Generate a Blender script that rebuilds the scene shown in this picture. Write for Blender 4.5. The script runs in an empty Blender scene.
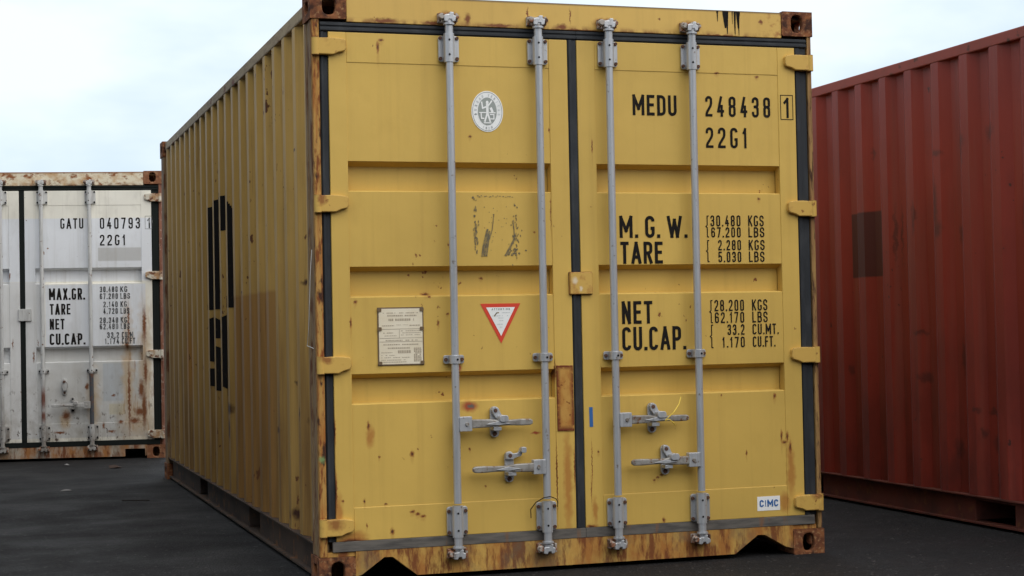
import bpy, math, random
from mathutils import Vector, Matrix
random.seed(7)
PI = math.pi
scene = bpy.context.scene
col = scene.collection

# ------------------------------------------------------------------ camera
cam_data = bpy.data.cameras.new('camera')
cam = bpy.data.objects.new('camera', cam_data); col.objects.link(cam)
YAW, PITCH, ROLL = 0.3117, 0.0242, -0.0196
f = Vector((math.sin(YAW)*math.cos(PITCH), math.cos(YAW)*math.cos(PITCH), math.sin(PITCH)))
r = Vector((math.cos(YAW), -math.sin(YAW), 0)); u = r.cross(f)
r2 = r*math.cos(ROLL)+u*math.sin(ROLL); u2 = -r*math.sin(ROLL)+u*math.cos(ROLL)
M = Matrix((r2, u2, -f)).transposed().to_4x4(); M.translation = (-1.4389, -7.2592, 1.0975)
cam.matrix_world = M
cam_data.sensor_width = 36; cam_data.lens = 1689.84/1024*36
cam_data.clip_start = 0.05; cam_data.clip_end = 2000
scene.camera = cam

# ------------------------------------------------------------------ light
SUN_EL, SUN_AZ = math.radians(48), math.atan2(0.35, -0.80)      # azimuth measured from +y towards +x
world = bpy.data.worlds.new('World'); scene.world = world; world.use_nodes = True
wn, wl = world.node_tree.nodes, world.node_tree.links
wn.clear()
out = wn.new('ShaderNodeOutputWorld'); bg = wn.new('ShaderNodeBackground'); bg.inputs['Strength'].default_value = 0.1
sky = wn.new('ShaderNodeTexSky'); sky.sky_type = 'NISHITA'; sky.sun_disc = False
sky.sun_elevation = SUN_EL; sky.sun_rotation = SUN_AZ
tc = wn.new('ShaderNodeTexCoord'); sep = wn.new('ShaderNodeSeparateXYZ')
wl.new(tc.outputs['Generated'], sep.inputs[0])
ramp = wn.new('ShaderNodeValToRGB')                               # overcast: the zenith is brighter than the horizon
e = ramp.color_ramp.elements
e[0].position = 0.0; e[0].color = (0.425, 0.485, 0.55, 1)
e[1].position = 1.0; e[1].color = (0.72, 0.73, 0.74, 1)
e2 = ramp.color_ramp.elements.new(0.22); e2.color = (0.485, 0.535, 0.57, 1)
e3 = ramp.color_ramp.elements.new(0.5); e3.color = (0.56, 0.59, 0.61, 1)
wl.new(sep.outputs['Z'], ramp.inputs[0])
mp = wn.new('ShaderNodeMapping'); mp.inputs['Scale'].default_value = (1.6, 1.6, 4.0)
wl.new(tc.outputs['Generated'], mp.inputs[0])
cn = wn.new('ShaderNodeTexNoise'); cn.inputs['Scale'].default_value = 2.2; cn.inputs['Detail'].default_value = 5; cn.inputs['Roughness'].default_value = 0.55
wl.new(mp.outputs[0], cn.inputs['Vector'])
cr = wn.new('ShaderNodeMapRange'); cr.inputs['From Min'].default_value = 0.36; cr.inputs['From Max'].default_value = 0.62
cr.inputs['To Min'].default_value = 0.82; cr.inputs['To Max'].default_value = 1.06
wl.new(cn.outputs['Fac'], cr.inputs['Value'])
mul = wn.new('ShaderNodeVectorMath'); mul.operation = 'SCALE'
wl.new(ramp.outputs['Color'], mul.inputs[0]); wl.new(cr.outputs['Result'], mul.inputs['Scale'])
tint = wn.new('ShaderNodeMix'); tint.data_type = 'RGBA'; tint.inputs['A'].default_value = (.90, .97, 1.04, 1); tint.inputs['B'].default_value = (1.02, 1.01, 1.0, 1)
tr = wn.new('ShaderNodeMapRange'); tr.inputs['From Min'].default_value = 0.40; tr.inputs['From Max'].default_value = 0.60; wl.new(cn.outputs['Fac'], tr.inputs['Value']); wl.new(tr.outputs['Result'], tint.inputs['Factor'])
tm = wn.new('ShaderNodeVectorMath'); tm.operation = 'MULTIPLY'; wl.new(mul.outputs[0], tm.inputs[0]); wl.new(tint.outputs['Result'], tm.inputs[1])
sc = wn.new('ShaderNodeVectorMath'); sc.operation = 'SCALE'; sc.inputs['Scale'].default_value = 10.0
wl.new(tm.outputs[0], sc.inputs[0])
mx = wn.new('ShaderNodeMix'); mx.data_type = 'RGBA'; mx.inputs['Factor'].default_value = 0.93
wl.new(sky.outputs[0], mx.inputs['A']); wl.new(sc.outputs[0], mx.inputs['B'])
wl.new(mx.outputs['Result'], bg.inputs['Color']); wl.new(bg.outputs[0], out.inputs[0])

sd = bpy.data.lights.new('sun', 'SUN'); sd.energy = 1.0; sd.angle = math.radians(70); sd.color = (1, 0.95, 0.87)
so = bpy.data.objects.new('sun', sd); col.objects.link(so)
sdir = Vector((math.sin(SUN_AZ)*math.cos(SUN_EL), math.cos(SUN_AZ)*math.cos(SUN_EL), math.sin(SUN_EL)))
so.rotation_euler = sdir.to_track_quat('Z', 'Y').to_euler(); so.location = sdir*30

scene.render.engine = 'CYCLES'
scene.render.resolution_x, scene.render.resolution_y = 1024, 576
vs = scene.view_settings
vs.view_transform = 'Standard'; vs.look = 'None'; vs.gamma = 1; vs.use_curve_mapping = False
vs.exposure = 0.97

# ------------------------------------------------------------------ materials
def blob_group():
    g = bpy.data.node_groups.new('blob', 'ShaderNodeTree')
    it = g.interface
    it.new_socket('P', in_out='INPUT', socket_type='NodeSocketVector')
    it.new_socket('C', in_out='INPUT', socket_type='NodeSocketVector')
    it.new_socket('R', in_out='INPUT', socket_type='NodeSocketVector')
    it.new_socket('Prev', in_out='INPUT', socket_type='NodeSocketFloat')
    it.new_socket('Mask', in_out='OUTPUT', socket_type='NodeSocketFloat')
    n, l = g.nodes, g.links
    gi, go = n.new('NodeGroupInput'), n.new('NodeGroupOutput')
    s = n.new('ShaderNodeVectorMath'); s.operation = 'SUBTRACT'
    d = n.new('ShaderNodeVectorMath'); d.operation = 'DIVIDE'
    ln = n.new('ShaderNodeVectorMath'); ln.operation = 'LENGTH'
    mr = n.new('ShaderNodeMapRange'); mr.inputs['From Min'].default_value = 1.25; mr.inputs['From Max'].default_value = 0.45
    m = n.new('ShaderNodeMath'); m.operation = 'MAXIMUM'
    l.new(gi.outputs['P'], s.inputs[0]); l.new(gi.outputs['C'], s.inputs[1])
    l.new(s.outputs[0], d.inputs[0]); l.new(gi.outputs['R'], d.inputs[1])
    l.new(d.outputs[0], ln.inputs[0]); l.new(ln.outputs['Value'], mr.inputs['Value'])
    l.new(mr.outputs['Result'], m.inputs[0]); l.new(gi.outputs['Prev'], m.inputs[1])
    l.new(m.outputs[0], go.inputs['Mask'])
    return g
BLOB = blob_group()

class Mat:
    """a small builder of node trees: every surface works in its own object's coordinates (metres)"""
    def __init__(s, name, rough=0.55, spec=0.35, metal=0.0):
        s.m = bpy.data.materials.new(name); s.m.use_nodes = True
        s.n, s.l = s.m.node_tree.nodes, s.m.node_tree.links
        s.b = s.n['Principled BSDF']
        s.b.inputs['Roughness'].default_value = rough; s.b.inputs['Metallic'].default_value = metal
        s.b.inputs['Specular IOR Level'].default_value = spec
        s.tc = s.n.new('ShaderNodeTexCoord'); s.P = s.tc.outputs['Object']
        s.c = None
    def base(s, c):
        q = s.n.new('ShaderNodeRGB'); q.outputs[0].default_value = (*c, 1); s.c = q.outputs[0]; return s
    def noise(s, scale, sxyz=(1, 1, 1), detail=4, rough=0.55, off=0, dist=0):
        mp = s.n.new('ShaderNodeMapping'); mp.inputs['Scale'].default_value = sxyz; mp.inputs['Location'].default_value = (off, off*.7, off*1.3)
        s.l.new(s.P, mp.inputs[0])
        t = s.n.new('ShaderNodeTexNoise'); t.inputs['Scale'].default_value = scale; t.inputs['Detail'].default_value = detail
        t.inputs['Roughness'].default_value = rough; t.inputs['Distortion'].default_value = dist
        s.l.new(mp.outputs[0], t.inputs['Vector']); return t.outputs['Fac']
    def rng(s, v, a, b, lo=0., hi=1., smooth=False):
        m = s.n.new('ShaderNodeMapRange'); m.inputs['From Min'].default_value = a; m.inputs['From Max'].default_value = b
        m.inputs['To Min'].default_value = lo; m.inputs['To Max'].default_value = hi
        if smooth: m.interpolation_type = 'SMOOTHSTEP'
        s.l.new(v, m.inputs['Value']); return m.outputs['Result']
    def math(s, op, a, b):
        m = s.n.new('ShaderNodeMath'); m.operation = op
        for i, v in enumerate((a, b)):
            if isinstance(v, (int, float)): m.inputs[i].default_value = v
            else: s.l.new(v, m.inputs[i])
        return m.outputs[0]
    def mix(s, fac, c):
        m = s.n.new('ShaderNodeMix'); m.data_type = 'RGBA'
        if isinstance(fac, (int, float)): m.inputs['Factor'].default_value = fac
        else: s.l.new(fac, m.inputs['Factor'])
        s.l.new(s.c, m.inputs['A'])
        if isinstance(c, tuple): m.inputs['B'].default_value = (*c, 1)
        else: s.l.new(c, m.inputs['B'])
        s.c = m.outputs['Result']; return s
    def scale(s, v):
        m = s.n.new('ShaderNodeVectorMath'); m.operation = 'SCALE'
        s.l.new(s.c, m.inputs[0]); s.l.new(v, m.inputs['Scale']); s.c = m.outputs[0]; return s
    def xyz(s):
        q = s.n.new('ShaderNodeSeparateXYZ'); s.l.new(s.P, q.inputs[0]); return q.outputs
    def box(s, ax, a, b, soft=.004, src=None):
        o = (src or s.xyz())[ax]
        return s.math('MULTIPLY', s.rng(o, a-soft, a+soft), s.rng(o, b+soft, b-soft))
    def blobs(s, lst, jitter=.012, freq=70, rough=True):
        """irregular spots: (x, y, z, rx, ry, rz)"""
        t = s.n.new('ShaderNodeTexNoise'); t.inputs['Scale'].default_value = freq; t.inputs['Detail'].default_value = 3
        s.l.new(s.P, t.inputs['Vector'])
        a = s.n.new('ShaderNodeVectorMath'); a.operation = 'SUBTRACT'; a.inputs[1].default_value = (.5, .5, .5)
        s.l.new(t.outputs['Color'], a.inputs[0])
        b = s.n.new('ShaderNodeVectorMath'); b.operation = 'SCALE'; b.inputs['Scale'].default_value = jitter*2
        s.l.new(a.outputs[0], b.inputs[0])
        c = s.n.new('ShaderNodeVectorMath'); c.operation = 'ADD'; s.l.new(s.P, c.inputs[0]); s.l.new(b.outputs[0], c.inputs[1])
        prev = None
        for x, y, z, rx, ry, rz in lst:
            g = s.n.new('ShaderNodeGroup'); g.node_tree = BLOB
            s.l.new(c.outputs[0], g.inputs['P']); g.inputs['C'].default_value = (x, y, z); g.inputs['R'].default_value = (rx, ry, rz)
            if prev is not None: s.l.new(prev, g.inputs['Prev'])
            prev = g.outputs['Mask']
        return prev
    def edge(s, radius=.006, lo=.985, hi=.90):
        bv = s.n.new('ShaderNodeBevel'); bv.samples = 6; bv.inputs['Radius'].default_value = radius
        ge = s.n.new('ShaderNodeNewGeometry'); d = s.n.new('ShaderNodeVectorMath'); d.operation = 'DOT_PRODUCT'
        s.l.new(bv.outputs[0], d.inputs[0]); s.l.new(ge.outputs['Normal'], d.inputs[1]); return s.rng(d.outputs['Value'], lo, hi)
    def bump(s, v, strength=.2, dist=.002):
        b = s.n.new('ShaderNodeBump'); b.inputs['Strength'].default_value = strength; b.inputs['Distance'].default_value = dist
        s.l.new(v, b.inputs['Height']); s.l.new(b.outputs[0], s.b.inputs['Normal']); return s
    def roughness(s, v): s.l.new(v, s.b.inputs['Roughness']); return s
    def done(s):
        s.l.new(s.c, s.b.inputs['Base Color']); return s.m

RUST = (.20, .062, .017); RUST_L = (.33, .115, .03); RUST_D = (.055, .022, .013)

def weather(m, amount=.5, streak=(26, 26, .9), dirt=(.16, .11, .05), off=0.):
    """uneven fading, vertical run-off streaks and a fine grain on a painted surface"""
    a = m.rng(m.noise(1.7, off=off), .3, .7, 1-.13*amount, 1+.10*amount); m.scale(a)
    st = m.noise(1.0, streak, 5, .6, off+3)
    m.mix(m.rng(st, .52, .80, 0, .45*amount), dirt)
    fine = m.noise(9, (1, 1, .5), 6, .65, off+5)
    m.mix(m.rng(fine, .54, .78, 0, .28*amount), dirt)
    return m
def chips(m, lo=.71, scale=34, c=RUST, off=0., size=.04):
    v = m.noise(scale, (1, 1, .8), 3, .5, off)
    g = m.noise(2.3, off=off+9, detail=2)
    v2 = m.math('ADD', v, m.rng(g, .35, .7, -.10, .08))
    m.mix(m.rng(v2, lo, lo+size), c); return m

YELLOW = (.625, .408, .094)
SPOTS = [(0.314,2.386,0.013,0.008),(0.299,2.355,0.007,0.027),(0.717,1.965,0.009,0.007),(0.507,1.26,0.023,0.007),(0.178,1.229,0.009,0.009),(0.156,1.137,0.006,0.022),(0.553,1.13,0.006,0.013),(0.596,1.17,0.007,0.005),(0.227,0.684,0.007,0.020),(0.423,0.554,0.011,0.013),(0.204,0.355,0.006,0.011),(0.299,0.34,0.009,0.005),(0.419,0.300,0.014,0.007),(0.443,0.288,0.014,0.007),(0.467,0.277,0.014,0.007),(0.212,0.25,0.004,0.009),(0.326,0.218,0.011,0.014),(0.273,0.547,0.006,0.007),(0.077,0.664,0.004,0.061),(0.077,0.403,0.007,0.096),(0.107,0.362,0.007,0.007),(0.771,1.329,0.010,0.006),(0.688,0.565,0.005,0.006),(0.759,0.397,0.005,0.005),(0.144,0.187,0.071,0.013),(1.015,1.535,0.007,0.005), (1.098,.42,.0028,.16), (1.098,.90,.005,.05), (1.093,1.62,.002,.10), (1.094,2.0,.003,.012), (1.19-.006,.46,.004,.10)]
SPOTS_R = [(1.936,2.285,0.014,0.006),(2.144,2.272,0.012,0.006),(2.14,1.691,0.01,0.007),(1.3,0.527,0.006,0.007),(2.231,0.564,0.006,0.028),(2.246,0.535,0.014,0.008),(2.260,0.560,0.007,0.026),(2.274,0.511,0.008,0.029),(2.047,0.492,0.005,0.013),(1.922,0.768,0.005,0.005),(1.575,0.386,0.009,0.006),(1.593,0.397,0.009,0.006),(1.610,0.408,0.008,0.006),(1.617,0.2,0.009,0.012),(2.199,0.755,0.009,0.012),(1.26,.19,.03,.008), (1.268,.48,.0022,.10), (1.262,.36,.0022,.06), (1.30,1.93,.004,.03)]
def door_paint(name, spots, streaks, primer=()):
    m = Mat(name, .5, .35).base(YELLOW); weather(m, .62, (22, 22, .55), (.38, .22, .05), 1.0)
    if streaks:
        m.mix(m.math('MULTIPLY', m.blobs([(x, 0, z, a, .2, b) for x, z, a, b in streaks], .02, 25), .75), (.40, .15, .03))
    m.mix(m.math('MULTIPLY', m.blobs([(x, 0, z-b*.9, a*.9, .2, b*2.4) for x, z, a, b in spots[:24]], .006, 60), .28), (.35, .15, .035))
    m.mix(m.blobs([(x, 0, z, a*1.0, .2, b*1.0) for x, z, a, b in spots], .008, 80), (.27, .088, .02))
    m.mix(m.math('MULTIPLY', m.blobs([(x, 0, z, a*.5, .2, b*.5) for x, z, a, b in spots], .006, 90), .8), RUST_D)
    if primer:
        m.mix(m.blobs([(x, 0, z, a, .2, b) for x, z, a, b in primer], .008, 40), (.36, .075, .03))
        m.mix(m.blobs([(x+.006, 0, z, a*.45, .2, b*.45) for x, z, a, b in primer[:1]], .012, 60), (.13, .12, .10))
    chips(m, .735, 30, RUST, 2.0)
    m.bump(m.math('ADD', m.math('MULTIPLY', m.noise(3.2, detail=2, off=9), 4.), m.noise(16, detail=3)), .16, .005)
    return m.done()
M_DOOR_L = door_paint('yellow_door_paint', SPOTS, [(1.15, .40, .022, .24), (.235, .64, .02, .05), (.15, .20, .07, .03), (.09, .3, .02, .1)], [(.690, .755, .040, .025), (1.0, .625, .024, .007), (.645,.925,.012,.02)])
M_DOOR_R = door_paint('yellow_door_paint_right', SPOTS_R, [(2.275, .40, .022, .13), (2.24, .25, .03, .05), (1.28, .26, .014, .06)])

m = Mat('yellow_header_paint', .5).base((.655, .415, .105)); weather(m, .5, (22, 22, .9), (.33, .19, .05), 4.)
x = m.xyz()
rustline = m.math('MULTIPLY', m.rng(x[2], 2.486, 2.458), m.rng(m.noise(24, (1, 1, .5), 3), .42, .62))
m.mix(rustline, RUST)
m.mix(m.blobs([(.33, 0, 2.472, .07, .2, .012), (.55, 0, 2.47, .05, .2, .010), (.625, 0, 2.50, .05, .2, .026), (.715, 0, 2.495, .014, .2, .026), (1.07, 0, 2.50, .03, .2, .02), (1.37, 0, 2.50, .05, .2, .024), (1.80, 0, 2.50, .055, .2, .026), (.86, 0, 2.470, .08, .2, .008), (1.165, 0, 2.475, .03, .2, .014), (1.245, 0, 2.46, .12, .2, .008), (1.205, 0, 2.525, .004, .2, .035), (1.00, 0, 2.53, .004, .2, .03), (1.95, 0, 2.462, .10, .2, .006), (2.17, 0, 2.535, .012, .2, .012), (1.65, 0, 2.53, .006, .2, .006)], .012, 60), RUST)
m.mix(m.math('MULTIPLY', m.box(0, 2.2, 2.4, .05, x), m.rng(m.noise(30), .5, .7)), RUST_L)
m.mix(m.rng(x[2], 2.572, 2.582), (.10, .06, .035))
chips(m, .72, 30, RUST, 5.); m.bump(m.noise(14, detail=3), .12, .004)
M_HEADER = m.done()

def sill_paint(name, base, hard=1.0):
    m = Mat(name, .7, .25).base(base)
    weather(m, 1.0, (16, 16, 1.2), (.20, .13, .07), 7.)
    st = m.noise(1, (11, 11, 4.5), 6, .68, 2.)
    m.mix(m.rng(st, .40-.02*hard, .60, 0, .92), (.38, .150, .035))
    st2 = m.noise(1, (30, 30, 7), 6, .68, 8.)
    m.mix(m.rng(st2, .49-.02*hard, .60, 0, .95), (.18, .055, .018))
    gr = m.noise(7, (1, 1, .8), 5, .6, 3.); m.mix(m.rng(gr, .50, .68, 0, .75), (.15, .105, .065))
    m.bump(m.noise(40), .3, .003); return m.done()
M_SILL = sill_paint('yellow_sill_rusty', (.56, .34, .085))
M_WSILL = sill_paint('white_sill_rusty', (.46, .41, .34), .2)

m = Mat('rusted_cast_steel', .85, .2).base((.14, .05, .025))
m.mix(m.rng(m.noise(26, detail=6), .42, .62), (.26, .10, .04)); m.mix(m.rng(m.noise(70, detail=4, off=3), .55, .68), (.35, .19, .09))
m.mix(m.rng(m.noise(18, detail=5, off=6), .52, .66), (.05, .022, .015)); m.bump(m.noise(60, detail=5), .7, .004)
M_RUST = m.done()
m = Mat('white_cast_rusty', .85, .2).base((.24, .10, .05)); m.mix(m.rng(m.noise(20, detail=5), .48, .62), (.34, .18, .10)); m.mix(m.rng(m.noise(40, off=2), .55, .68), (.12, .05, .03))
m.bump(m.noise(60, detail=5), .5, .004); M_WRUST = m.done()

# the front post edge: orange paint eaten by rust
m = Mat('post_edge_rusty_yellow', .75, .25).base((.47, .27, .075))
m.mix(m.rng(m.noise(1, (40, 40, 4), 5, .65), .43, .62, 0, .9), (.36, .135, .03)); m.mix(m.rng(m.noise(1, (60, 60, 12), 5, .65, 4), .50, .60), RUST)
m.mix(m.rng(m.noise(22, (1, 1, .4), 5, .6, 7), .56, .64), RUST_D); m.bump(m.noise(50), .4, .003)
m.mix(m.math('MULTIPLY', m.blobs([(.018, 0, .545, .014, .1, .016)], .012, 60), .8), (.17, .30, .12))
m.mix(m.math('MULTIPLY', m.edge(.009), m.rng(m.noise(30, off=8), .36, .52)), RUST); M_POST = m.done()
m = Mat('post_edge_dull', .75, .25).base((.36, .21, .075)); m.mix(m.rng(m.noise(1, (40, 40, 4), 5, .65), .40, .60, 0, .9), (.20, .10, .045)); m.mix(m.rng(m.noise(1, (70, 70, 9), 5, .65, 4), .53, .63), RUST_D); m.bump(m.noise(50), .4, .003); M_POST_R = m.done()
m = Mat('post_side_faded', .7, .3).base((.25, .165, .085))
m.mix(m.rng(m.noise(1, (45, 45, 1.2), 5, .65), .45, .62, 0, .7), (.24, .15, .08)); m.mix(m.rng(m.noise(1, (60, 60, 3), 5, .65, 3), .58, .68, 0, .8), (.36, .29, .21))
m.mix(m.rng(m.noise(16, (1, 1, .4), 5, .6, 5), .50, .62), (.13, .05, .022)); m.bump(m.noise(50), .3, .003)
M_POSTSIDE = m.done()

# corrugated long side: faded ochre with run-off, grime and painted-in shade towards the rail and rust scars
m = Mat('faded_ochre_side', .52, .25).base((.56, .34, .095))
weather(m, .8, (1, 17, .5), (.30, .165, .045), 2.)
yy = m.xyz(); m.mix(m.math('MULTIPLY', m.box(1, 1.12, 2.52, .02, yy), m.box(2, -1., 1.315, .01, yy)), (.40, .205, .058))
zz = m.xyz()[2]; edge_ = m.math('ADD', zz, m.rng(m.noise(1, (1, 6, .6), 4, .6, 12), .3, .7, -.45, .45))
m.mix(m.math('MULTIPLY', m.rng(edge_, 1.7, .5), m.rng(m.noise(1, (1, 14, .8), 5, .65, 20), .36, .60, .35, .95)), (.20, .105, .034))
m.mix(m.rng(m.noise(1, (1, 9, .35), 4, .6, 6), .5, .75, 0, .5), (.30, .185, .06))
m.mix(m.blobs([(0, 4.6, .95, .3, .22, .30), (0, .33, 1.72, .3, .05, .10), (0, 4.5, 1.45, .3, .06, .22)], .06, 9), (.42, .20, .04))
m.mix(m.blobs([(0, .60, .93, .3, .015, .02), (0, .95, .95, .3, .012, .018), (0, .52, .72, .3, .014, .03), (0, .40, .69, .3, .04, .022), (0, .62, .66, .3, .012, .05), (0, .70, .86, .3, .03, .012), (0, 2.75, .66, .3, .09, .035), (0, 2.75, .54, .3, .03, .07), (0, .42, 1.33, .3, .05, .014), (0, .60, 1.35, .3, .02, .012), (0, 1.15, .62, .3, .10, .016), (0, 1.20, .40, .3, .06, .10), (0, .72, .24, .3, .05, .03), (0, .55, 1.95, .3, .03, .01), (0, .62, 2.28, .3, .02, .03), (0, 2.2, 1.33, .3, .02, .012), (0, 1.35, 1.65, .3, .008, .012), (0, 1.5, 2.05, .3, .01, .05), (0, 3.4, 2.1, .3, .02, .03)], .02, 40), RUST_D)
m.mix(m.blobs([(0, 5.30, .215, .3, .05, .022)], .02, 40), (.72, .52, .12))
m.mix(m.rng(m.noise(1, (1, 30, 9), 4, .6, 31), .68, .73, 0, .75), (.15, .06, .022)); m.mix(m.rng(m.noise(1, (1, 24, 1.1), 4, .6, 37), .62, .72, 0, .55), (.17, .085, .03))
chips(m, .70, 20, (.13, .05, .02), 3.); m.bump(m.noise(10, detail=3), .15, .006)
M_SIDE = m.done()
m = Mat('top_rail_faded', .65, .3).base((.43, .32, .185)); m.mix(m.rng(m.noise(1, (30, 7, 30), 5, .65), .45, .64, 0, .8), (.28, .19, .11)); m.mix(m.rng(m.noise(14, (1, .4, 1), 5, .6, 4), .58, .68), RUST); M_RAIL = m.done()
m = Mat('bottom_rail_grimy', .8, .2).base((.080, .054, .039)); m.mix(m.rng(m.noise(5, (1, .6, 1), 5), .42, .64), (.048, .034, .027)); m.mix(m.rng(m.noise(16, off=4), .58, .68), (.16, .075, .035)); M_BRAIL = m.done()

m = Mat('black_rubber', .62, .3).base((.022, .025, .030)); m.mix(m.rng(m.noise(12, (1, 1, .4), 5), .48, .72, 0, .6), (.06, .064, .07)); M_RUBBER = m.done()
m = Mat('dusty_rubber', .8, .2).base((.15, .135, .12)); m.mix(m.rng(m.noise(14, (.5, 1, 3), 5), .4, .66), (.075, .07, .066)); m.mix(m.rng(m.noise(1, (16, 16, 3), 4, .6, 2), .6, .7, 0, .7), (.22, .10, .045)); M_DUSTRUBBER = m.done()

m = Mat('galvanised_steel', .40, .5, .45).base((.50, .51, .535)); m.mix(m.rng(m.noise(1, (40, 40, 3), 5, .6), .45, .7, 0, .55), (.30, .305, .315)); m.mix(m.rng(m.noise(45, detail=4, off=3), .64, .72), (.26, .22, .19)); m.mix(m.rng(m.noise(1, (60, 60, 1.1), 5, .6, 9), .56, .7, 0, .5), (.22, .215, .22)); m.bump(m.noise(60), .15, .002); M_GALV = m.done()
m = Mat('dirty_galvanised_steel', .55, .4, .35).base((.34, .325, .305)); m.mix(m.rng(m.noise(20, detail=5), .40, .60, 0, .85), (.185, .165, .145)); m.mix(m.rng(m.noise(50, detail=4, off=3), .58, .66), (.16, .075, .035)); m.bump(m.noise(60), .3, .003); M_GRIP = m.done()
m = Mat('rusty_bolt', .8, .2).base((.13, .065, .045)); m.mix(m.rng(m.noise(90), .45, .6), (.07, .04, .03)); M_BOLT = m.done()
m = Mat('cam_metal_rusty', .75, .25).base((.40, .36, .32)); m.mix(m.rng(m.noise(28, detail=5), .45, .56), (.24, .10, .05)); m.mix(m.rng(m.noise(30, off=5, detail=5), .55, .62), (.07, .04, .03)); M_CAM = m.done()
M_HOLE = Mat('dark_hole', .8, .1).base((.012, .012, .013)).done()
m = Mat('black_lettering', .8, .12).base((.013, .011, .010)); m.mix(m.rng(m.noise(30, detail=4), .60, .72, 0, .35), (.08, .055, .03)); M_INK = m.done()
m = Mat('worn_grey_lettering', .6, .3).base((.045, .047, .05)); m.mix(m.rng(m.noise(26, detail=5), .50, .66, 0, .75), (.42, .43, .44)); M_INKW = m.done()
m = Mat('sticker_white', .4, .4).base((.88, .88, .87)); m.mix(m.rng(m.noise(12), .5, .75, 0, .3), (.62, .62, .58)); M_WHITE = m.done()
M_GREYPRINT = Mat('sticker_grey', .45, .4).base((.32, .345, .325)).done()
M_LIGHTPRINT = Mat('sticker_light_print', .45, .4).base((.60, .62, .62)).done()
M_RED = Mat('sticker_red', .45, .4).base((.68, .06, .03)).done()
M_BLUE = Mat('sticker_blue', .45, .4).base((.035, .13, .36)).done()
m = Mat('plate_aluminium', .5, .4).base((.78, .70, .55)); m.mix(m.rng(m.noise(9), .45, .7, 0, .6), (.66, .55, .37)); M_PLATE = m.done()
m = Mat('plate_frame', .7, .2).base((.16, .11, .065)); M_PLATEFRAME = m.done()
M_PLATEINK = Mat('plate_print', .6, .3).base((.42, .35, .26)).done()
m = Mat('sticker_residue', .8, .2).base((.15, .125, .08)); m.mix(m.rng(m.noise(60, detail=4), .45, .6), (.30, .22, .09)); M_RESIDUE = m.done()
m = Mat('rusting_repair_plate', .75, .2).base((.52, .28, .07)); m.mix(m.rng(m.noise(16, (1, 1, .5), detail=5), .46, .66), (.38, .14, .03)); m.mix(m.rng(m.noise(40, detail=4, off=4), .60, .67), RUST)
xx = m.xyz(); edge = m.math('MAXIMUM', m.math('MAXIMUM', m.rng(xx[0], 1.124, 1.106), m.rng(xx[0], 1.164, 1.181)), m.math('MAXIMUM', m.rng(xx[2], .905, .922), m.rng(xx[2], .656, .636)))
m.mix(m.math('MULTIPLY', edge, m.rng(m.noise(50, off=1), .30, .45)), (.15, .035, .015)); M_REPAIR = m.done()
m = Mat('clip_paint', .6, .3).base((.61, .38, .092)); m.mix(m.rng(m.noise(30), .5, .68, 0, .8), (.42, .2, .05)); m.mix(m.blobs([(1.197, 0, 1.312, .013, .2, .017), (1.226, 0, 1.275, .008, .2, .012)], .008, 60), (.72, .60, .42)); m.mix(m.math('MULTIPLY', m.edge(.008), m.rng(m.noise(30, off=8), .34, .5)), RUST); M_CLIP = m.done()
m = Mat('hinge_yellow', .55, .3).base((.61, .38, .09)); m.mix(m.rng(m.noise(14, detail=5), .56, .74, 0, .7), (.40, .19, .05)); m.mix(m.rng(m.noise(22, detail=5, off=3), .64, .71), RUST); m.mix(m.math('MULTIPLY', m.blobs([(.07, 0, .262, .035, .2, .03), (.04, 0, .98, .03, .2, .02), (.03, 0, 1.68, .02, .2, .03), (2.40, 0, .28, .03, .2, .02)], .02, 40), .85), (.26, .09, .025)); m.mix(m.math('MULTIPLY', m.edge(.008), m.rng(m.noise(30, off=8), .36, .54)), (.13, .05, .02)); M_HINGE = m.done()

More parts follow.
